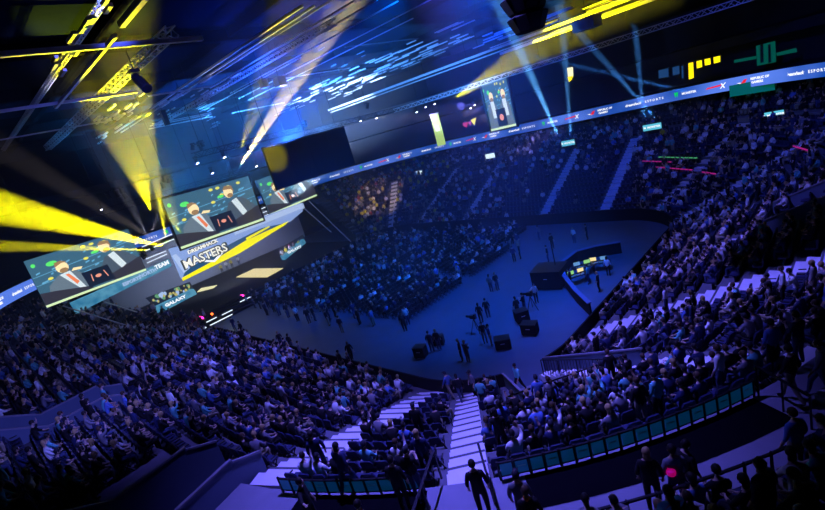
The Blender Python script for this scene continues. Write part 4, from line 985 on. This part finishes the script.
# glowing pink and yellow wall sign
q = at(470, 124, y=69.6); t = empty('wall_sign', q, 'small blurred pink and yellow glowing sign behind the tall screen', 'sign')
MB().add([(-1.6, 0, .1), (-.9, 0, -.5), (-.4, 0, .35), (0, 0, -.3), (.3, 0, .4), (-1.4, 0, .5), (-1.6, .1, .1), (-.9, .1, -.5), (-.4, .1, .35), (0, .1, -.3), (.3, .1, .4), (-1.4, .1, .5)], [(0, 1, 2, 5), (2, 3, 4), (11, 8, 7, 6), (10, 9, 8)], em('sign_pink', (.8, .05, .25), .7)).build('pink_part', t)
MB().add([(.3, 0, .6), (.8, 0, -.4), (1.5, 0, .8), (.3, .1, .6), (.8, .1, -.4), (1.5, .1, .8)], [(0, 1, 2), (5, 4, 3)], e_yel).build('yellow_part', t)
q = at(633, 0, y=60)
# bright yellow white lantern window high in the far wall
o = quad_on(66.3, [(567, 68), (572.5, 67), (573, 76), (568, 77)], em('window_white', (1, .95, .6), 1.2), 'pane').build('window_9'); struct(o)
o = quad_on(66.3, [(567.5, 77.2), (573, 76.2), (571, 80), (569, 82)], suite_m, 'pane').build('window_10'); struct(o)

# slanted stage struts
for pa, pb, lab in (((309, 201), (351, 242), 'long pale slanted strut right of the stage'), ((305, 209), (331, 232), 'thin slanted strut right of the stage'), ((63, 306), (125, 325), 'long slanted strut below the left screen'), ((105, 302), (137, 312), 'short slanted strut below the left screen')):
    p = at(*pa, x=XS+1); q = at(*pb, x=XS+6 if pa[0] > 200 else XS+9)
    o = MB().bar(p, q, .1, .1, alu).build('strut'); tag(o, lab, 'strut')

# ---------------------------------------------------------------- trusses and fixtures
def truss_mesh(L, w, m, step=None, n3=False):
    mb = MB(); step = step or w*1.1; n = max(2, int(L/step)); r = .05 if w > .4 else .035
    cs = [(-w/2, -w/2), (w/2, -w/2), (w/2, w/2), (-w/2, w/2)]
    for a, b in cs: mb.bar((0, a, b), (L, a, b), r*1.5, r*1.5, m)
    for k in range(n):
        x0, x1 = L*k/n, L*(k+1)/n
        for i in range(4):
            a, b = cs[i], cs[(i+1) % 4]
            if k % 2: a, b = b, a
            mb.bar((x0, *a), (x1, *b), r, r, m)
    return mb
def truss(p, q, w, m, lab, group=None, cables=0, name='truss'):
    p = Vector(p); q = Vector(q); d = q-p; t = empty(name, p, lab, 'truss', group)
    o = truss_mesh(d.length, w, m).build('lattice', t)
    x = d.normalized(); z = Vector((0, 0, 1)); y = z.cross(x).normalized(); z = x.cross(y)
    o.rotation_euler = Matrix(((x.x, y.x, z.x), (x.y, y.y, z.y), (x.z, y.z, z.z))).to_euler()
    for k in range(cables):
        c = d*((k+.5)/cables); MB().bar(c, c+Vector((0, 0, 29.4-p.z-c.z)), .04, .04, steel).build('cable', t)
    return t
tx = XS+1.5
a = at(93, 214, x=tx); b = at(246, 171, x=tx); zz = (a.z+b.z)/2; truss((tx, a.y, zz), (tx, b.y, zz), .7, steel, 'black lighting truss above the left and centre screens', None, 4)
tx2 = -55
a = at(192, 153, x=tx2); b = at(300, 132, x=tx2); zz = (a.z+b.z)/2; truss((tx2, a.y, zz), (tx2, b.y, zz), .6, steel, 'dark lighting truss above the black screen back, left length', None, 3)
a = at(303, 131, x=tx2-3); b = at(408, 108, x=tx2-3); zz = (a.z+b.z)/2; truss((tx2-3, a.y, zz), (tx2-3, b.y, zz), .6, steel, 'dark lighting truss with violet lamps right of the black screen', None, 3)
a = at(390, 112, x=-58); b = at(500, 82, x=-58)
# fixture prototype
fx = empty('moving_light', (0, 0, -50), 'moving head', 'lamp')
f1 = MB().box((0, 0, -.08), (.42, .4, .16), rubber).build('base', fx)
f2 = MB().box((-.23, 0, -.35), (.06, .2, .5), rubber).box((.23, 0, -.35), (.06, .2, .5), rubber).box((0, 0, -.14), (.5, .2, .06), rubber).build('yoke', fx)
f3 = MB().ball((0, 0, -.5), .2, rubber, 10, 6, (1, 1, 1)).tube((0, 0, -.5), (.12, 0, -.85), .17, rubber, 12, .2).build('head', fx)
lensm = em('lamp_lens', (.75, .7, 1), 14); f4 = MB().tube((.12, 0, -.85), (.128, 0, -.875), .17, lensm, 12).build('lens', f3)
lensoff = mat('lens_off', (.05, .05, .06), .2)
KIDS[fx.name] = [(f1, []), (f2, []), (f3, [f4])]
first = [True]
def fixture(px, py, x, lab, rz=0, y=None):
    q = at(px, py, x=x) if y is None else at(px, py, y=y)
    if first[0]:
        first[0] = False; fx.location = q+Vector((0, 0, .8)); fx.rotation_euler.z = rz; tag(fx, lab, 'lamp'); return q
    dup(fx, q+Vector((0, 0, .8)), rz, lab, 'lamp'); return q
FIX = [(224, 157, -55, 'violet white moving light first from left on the middle truss'), (249, 151, -55, 'violet white moving light second from left on the middle truss'), (197, 163, -60, 'violet white moving light just above the centre screen'), (101, 209, XS+1.5, 'white lamp at the left end of the long stage truss'),
       (342, 129, -58, 'violet lamp at the upper right corner of the black screen'), (360, 121, -58, 'violet lamp second along the right truss'), (376, 118, -58, 'warm white lamp third along the right truss'), (416, 112, -58, 'violet lamp left of the green banner'), (425, 107, -58, 'middle violet lamp above the green banner'), (434, 104, -58, 'right violet lamp above the green banner'),
       (470, 108, -50, 'left of the small violet lamps beside the tall screen'), (474, 105, -50, 'right of the small violet lamps beside the tall screen'), (256, 166, XS, 'small violet lamp right of the centre screen top'), (212, 173, XS+1.5, 'small violet lamp on the truss above the centre screen')]
for px, py, x, lab in FIX: fixture(px, py, x, lab)
# dark unlit fixtures clustered on trusses
cl = MB()
def cluster(px, py, x, n, r_, lab, seed, y=None):
    q = at(px, py, x=x) if y is None else at(px, py, y=y); g = random.Random(seed); t = empty('fixture_cluster', q, lab, 'lamp cluster')
    for k in range(n):
        p = Vector((g.uniform(-r_, r_), g.uniform(-r_, r_), g.uniform(-r_*.6, r_*.6)))
        b = MB().tube(p, p+Vector((g.uniform(-.3, .3), g.uniform(-.3, .3), -.55)), .2, rubber, 10, .26).box(p+Vector((0, 0, .1)), (.4, .4, .2), rubber).build('lamp_head', t)
    MB().bar((-r_, 0, .2), (r_, 0, .2), .12, .12, steel).bar((0, -r_, .2), (0, r_, .2), .12, .12, steel).build('bracket', t)
    MB().bar((0, 0, .2), (0, 0, max(.5, 29.4-q.z)), .06, .06, steel).build('cable', t)
cluster(168, 180, XS+1.5, 6, .8, 'black lamp cluster above the upper left corner of the centre screen', 1)
cluster(112, 192, XS+1.5, 4, .9, 'black lamp cluster near the left end of the stage truss', 2)
cluster(200, 145, -57, 4, .6, 'black lamp cluster at the left end of the middle truss', 3)
cluster(303, 124, -57, 3, .5, 'black lamp cluster above the black screen', 4)
cluster(147, 250, XS-1, 5, .9, 'black lamp cluster between the left and centre screens', 5)
cluster(366, 105, -58, 2, .3, 'small dark lamp cluster over the right truss', 6)
# big dark loudspeaker cluster at the top
q = at(527, 14, y=25); t = empty('speaker_cluster', q, 'large black loudspeaker cluster hanging at the top centre right', 'loudspeaker')
g = random.Random(9); spk = mat('speaker_black', (.004, .004, .005), .8)
for k in range(9):
    a = 2*PI*k/9; R_ = Matrix.Rotation(a, 3, 'Z') @ Matrix.Rotation(rad(25), 3, 'Y'); KS = .72
    for j in range(2):
        cc = (Vector((1.1*math.cos(a), 1.1*math.sin(a), .8)) if j == 0 else Vector((.85*math.cos(a), .85*math.sin(a), -.5)))*KS
        c_ = MB().box(cc, (.54, .61, .83), spk, rot=R_).build('cabinet', t)
        MB().box(cc+R_ @ Vector((.28, 0, 0)), (.02, .54, .72), rubber, rot=R_).build('grille', c_)
MB().box((0, 0, .75), (1.4, 1.4, .2), steel).build('frame', t)
for a in range(4): MB().bar((.6*math.cos(a*PI/2), .6*math.sin(a*PI/2), .8), (.6*math.cos(a*PI/2), .6*math.sin(a*PI/2), 29.4-q.z), .06, .06, steel).build('cable', t)
# long lamp hanging at upper left
q = at(141, 82, z=24); t = empty('followspot', q, 'black barrel lamp hanging from the yellow lattice truss at upper left', 'lamp')
MB().tube((-.55, 0, .45), (.55, 0, -.55), .3, rubber, 14, .34).build('barrel', t); MB().tube((.55, 0, -.55), (.57, 0, -.57), .33, lensoff, 14).build('lens', t); MB().box((-.4, 0, .8), (.5, .6, .2), rubber).build('bracket', t); MB().bar((-.4, 0, .8), (-.4, 0, 2.2), .06, .06, steel).build('hanger', t)

# ---------------------------------------------------------------- roof steel and pipes
def xrod(pa, pb, z, w, kind, lab, m=whitep, grp=None, name='ceiling_pipe', cat='pipe', dz=None):
    mid = at((pa[0]+pb[0])/2, (pa[1]+pb[1])/2, z=z); a = at(*pa, y=mid.y); b = at(*pb, y=mid.y); a.z = b.z = z
    if (b-a).length > 130: b = a+(b-a).normalized()*130
    if b.x > 15: b.x = 15
    if a.x < -95: a.x = -95
    if kind == 'truss': return truss(a, b, w, m, lab, grp)
    o = MB().bar(a, b, w, dz or w, m).build(name); tag(o, lab, cat, grp); return o
def yrod(pa, pb, z, w, lab, m=whitep, grp=None, name='ceiling_pipe', h=None, cat='pipe'):
    a = at(*pa, z=z); b = at(*pb, x=a.x); b.z = z
    o = MB().bar(a, b, w, h or w, m).build(name); tag(o, lab, cat, grp); return o
xrod((8, 160), (98, -8), 27, .28, 'truss', 'pale ladder truss running steeply up at the far upper left', alu)
xrod((52, 158), (168, 20), 26, .58, 'truss', 'wide box truss lit bright yellow at the upper left', alu)
xrod((58, 113), (113, 30), 25, .2, 'bar', 'yellow lit pipe between the ladder truss and the wide box truss')
xrod((121, 25), (146, -6), 25, .28, 'bar', 'short yellow lit pipe at the top left edge')
xrod((118, 140), (300, -2), 25.5, .16, 'bar', 'bright double pipe, upper line of the pair')
xrod((124, 140), (312, -2), 25.5, .12, 'bar', 'bright double pipe, lower line of the pair')
xrod((160, 140), (330, 8), 25.5, .4, 'truss', 'thin lattice truss crossing the middle of the roof', alu)
for k, (pa, pb) in enumerate([((205, 88), (330, -6)), ((212, 93), (352, -4)), ((222, 95), (376, -5)), ((232, 98), (397, -4)), ((240, 102), (430, -4)), ((205, 112), (300, 55)), ((250, 104), (412, 14))]):
    xrod(pa, pb, 25.8, .1, 'bar', 'thin pale pipe, number %s of the parallel roof pipes counting right from the bright pair' % ['one', 'two', 'three', 'four', 'five', 'six', 'seven'][k])
xrod((330, 115), (640, -10), at(485, 52, y=56).z, .28, 'bar', 'long lit rail from the right truss toward the upper right', alu)
xrod((332, 117), (650, -8), at(491, 54, y=56.5).z, .14, 'bar', 'thin rail just below the long lit rail', alu)
xrod((500, 52), (690, -12), at(595, 20, y=56).z, .3, 'bar', 'lower bright rail running to the top right edge', whitep)
a = at(395, 111, y=58); b = at(640, 32, y=58); c = at(820, -18, y=58); zt = (a.z+b.z)/2
truss((a.x, 58, zt), (min(c.x, 10), 58, zt), .5, alu, 'long thin lattice truss crossing behind the tall screen', None, 5)
yrod((-4, 55), (206, 49), 25, .26, 'upper cross pipe, green at left and yellow in the middle')
yrod((-4, 112), (139, 95), 25, .2, 'lower cross pipe ending beside the barrel lamp')
yrod((148, 96), (215, 88), 25, .12, 'pale cross pipe right of the barrel lamp')
for k, (pa, pb, l_) in enumerate([((152, 124), (212, 116), 'upper'), ((150, 126), (213, 119), 'middle'), ((149, 129), (214, 122), 'lower')]): yrod(pa, pb, 24.5, .09, '%s of three thin parallel cross pipes in the roof' % l_)
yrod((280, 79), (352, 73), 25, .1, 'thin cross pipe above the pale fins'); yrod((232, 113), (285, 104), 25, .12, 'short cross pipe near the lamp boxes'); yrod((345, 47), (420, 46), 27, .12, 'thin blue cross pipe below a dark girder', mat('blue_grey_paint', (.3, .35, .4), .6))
yrod((0, 140), (118, 133), 25, .12, 'dim cross pipe at the far left')
# girders
gi = 0
for x in (-16, -30, -44, -58, -72, -86):
    o = MB().box((x, 38, 28.9), (.7, 118, 1.0), girder).build('trim_%d' % (40+gi)); struct(o); gi += 1
for y in (2, 14, 26, 38, 50, 62, 74, 86):
    o = MB().box((-38, y, 29.0), (118, .45, .8), girder).build('trim_%d' % (40+gi)); struct(o); gi += 1
# acoustic fins: short pale and dark bars in lines, each one a thing
g = random.Random(21); cnt = 0
def fins(region, z, n, Ls, w, m, labf, grp):
    global cnt
    for k in range(n):
        (xa, ya), (xb, yb), sp = region; u = g.random(); px = xa+(xb-xa)*u+g.uniform(-sp, sp)*.3; py = ya+(yb-ya)*u+g.uniform(-sp, sp)
        zz_ = z+g.uniform(-.3, .3); q = at(px, py, z=zz_); L = g.uniform(*Ls)
        if q.x < -94 or q.y > 94 or q.x > 15: continue
        o = MB().box((0, 0, 0), (L, w, w*.8), m).build('ceiling_fin', loc=q); tag(o, labf, 'ceiling fin', grp); cnt += 1
fins(((280, 112), (470, 28), 11), 25.5, 75, (1.2, 4.5), .16, whitep, 'short pale fin in the bright band right of the roof centre', 'pale fins right of the roof centre')
fins(((275, 118), (400, 66), 7), 25.5, 35, (2, 5), .2, whitep, 'long white fin at the brightest part of the roof band', 'white fins in the bright band')
fins(((95, 135), (140, 100), 14), 25, 26, (.8, 2.4), .2, whitep, 'short white fin left of the bright pipe pair', 'white fins left of the bright pipes')
fins(((150, 118), (235, 75), 14), 25.5, 24, (.8, 2.6), .13, whitep, 'short pale fin beside the thin lattice truss', 'pale fins by the lattice truss')
fins(((55, 70), (105, 5), 12), 25.5, 12, (.5, 1.6), .2, whitep, 'small white fin near the ladder truss at upper left', 'white fins at upper left')
fins(((200, 100), (215, 128), 9), 25.5, 18, (1.0, 3.5), .1, whitep, 'thin pale fin right of the bright pipe pair', 'thin fins right of the bright pipes')
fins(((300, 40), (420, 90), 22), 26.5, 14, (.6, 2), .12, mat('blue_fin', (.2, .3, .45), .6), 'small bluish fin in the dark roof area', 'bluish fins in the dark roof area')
fins(((470, 45), (610, 5), 9), at(540, 30, y=57).z, 26, (1, 4), .16, whitep, 'short fin under the yellow rails at the top right', 'fins by the yellow rails')
# dark equipment boxes in the roof
for k, (px, py, z, w, h, lab) in enumerate([(280, 82, 24.5, 1.0, .9, 'yellow lit box lamp hanging below the parallel pipes'), (264, 84, 24.5, .7, .8, 'dark box lamp left of the yellow lit box lamp'), (165, 118, 24.5, .5, 1.6, 'small dark box hanging in the roof left of centre'), (587, 24, 21.2, 2.2, 1.0, 'yellow lit cloth covered box below the right rails')]):
    q = at(px, py, z=z); t = empty('roof_box', q, lab, 'box'); m_ = mat('grey_box', (.35, .35, .33), .7) if 'yellow' in lab else rubber
    MB().box((0, 0, 0), (w, w, h), m_).box((0, 0, h/2), (w*1.1, w*1.1, .1), m_).build('body', t); MB().bar((0, 0, h/2), (0, 0, 29.4-z), .05, .05, steel).build('hanger', t)

# ---------------------------------------------------------------- haze and beams
hz = bpy.data.materials.new('haze'); hz.use_nodes = True; nt = hz.node_tree; nt.nodes.clear()
out = nt.nodes.new('ShaderNodeOutputMaterial'); vsn = nt.nodes.new('ShaderNodeVolumeScatter'); vsn.inputs['Density'].default_value = HAZE; vsn.inputs['Anisotropy'].default_value = .25; vsn.inputs['Color'].default_value = (.9, .95, 1, 1)
nt.links.new(vsn.outputs[0], out.inputs['Volume'])
ol = [(-96.5, -21), (-45, -21), (-45, 14), (-15, 14), (-15, 95.5), (-96.5, 95.5)]; n = len(ol)  # haze outline shaped to leave the nearest stands clear and dark
o = MB().add([(x, y, .03) for x, y in ol]+[(x, y, 29.4) for x, y in ol], [tuple(range(n))[::-1], tuple(range(n, 2*n))]+[(k, (k+1) % n, n+(k+1) % n, n+k) for k in range(n)], hz).build('haze'); tag(o, 'thin stage haze over the stage, floor and far stands, catching the light beams', 'haze', kind='stuff')
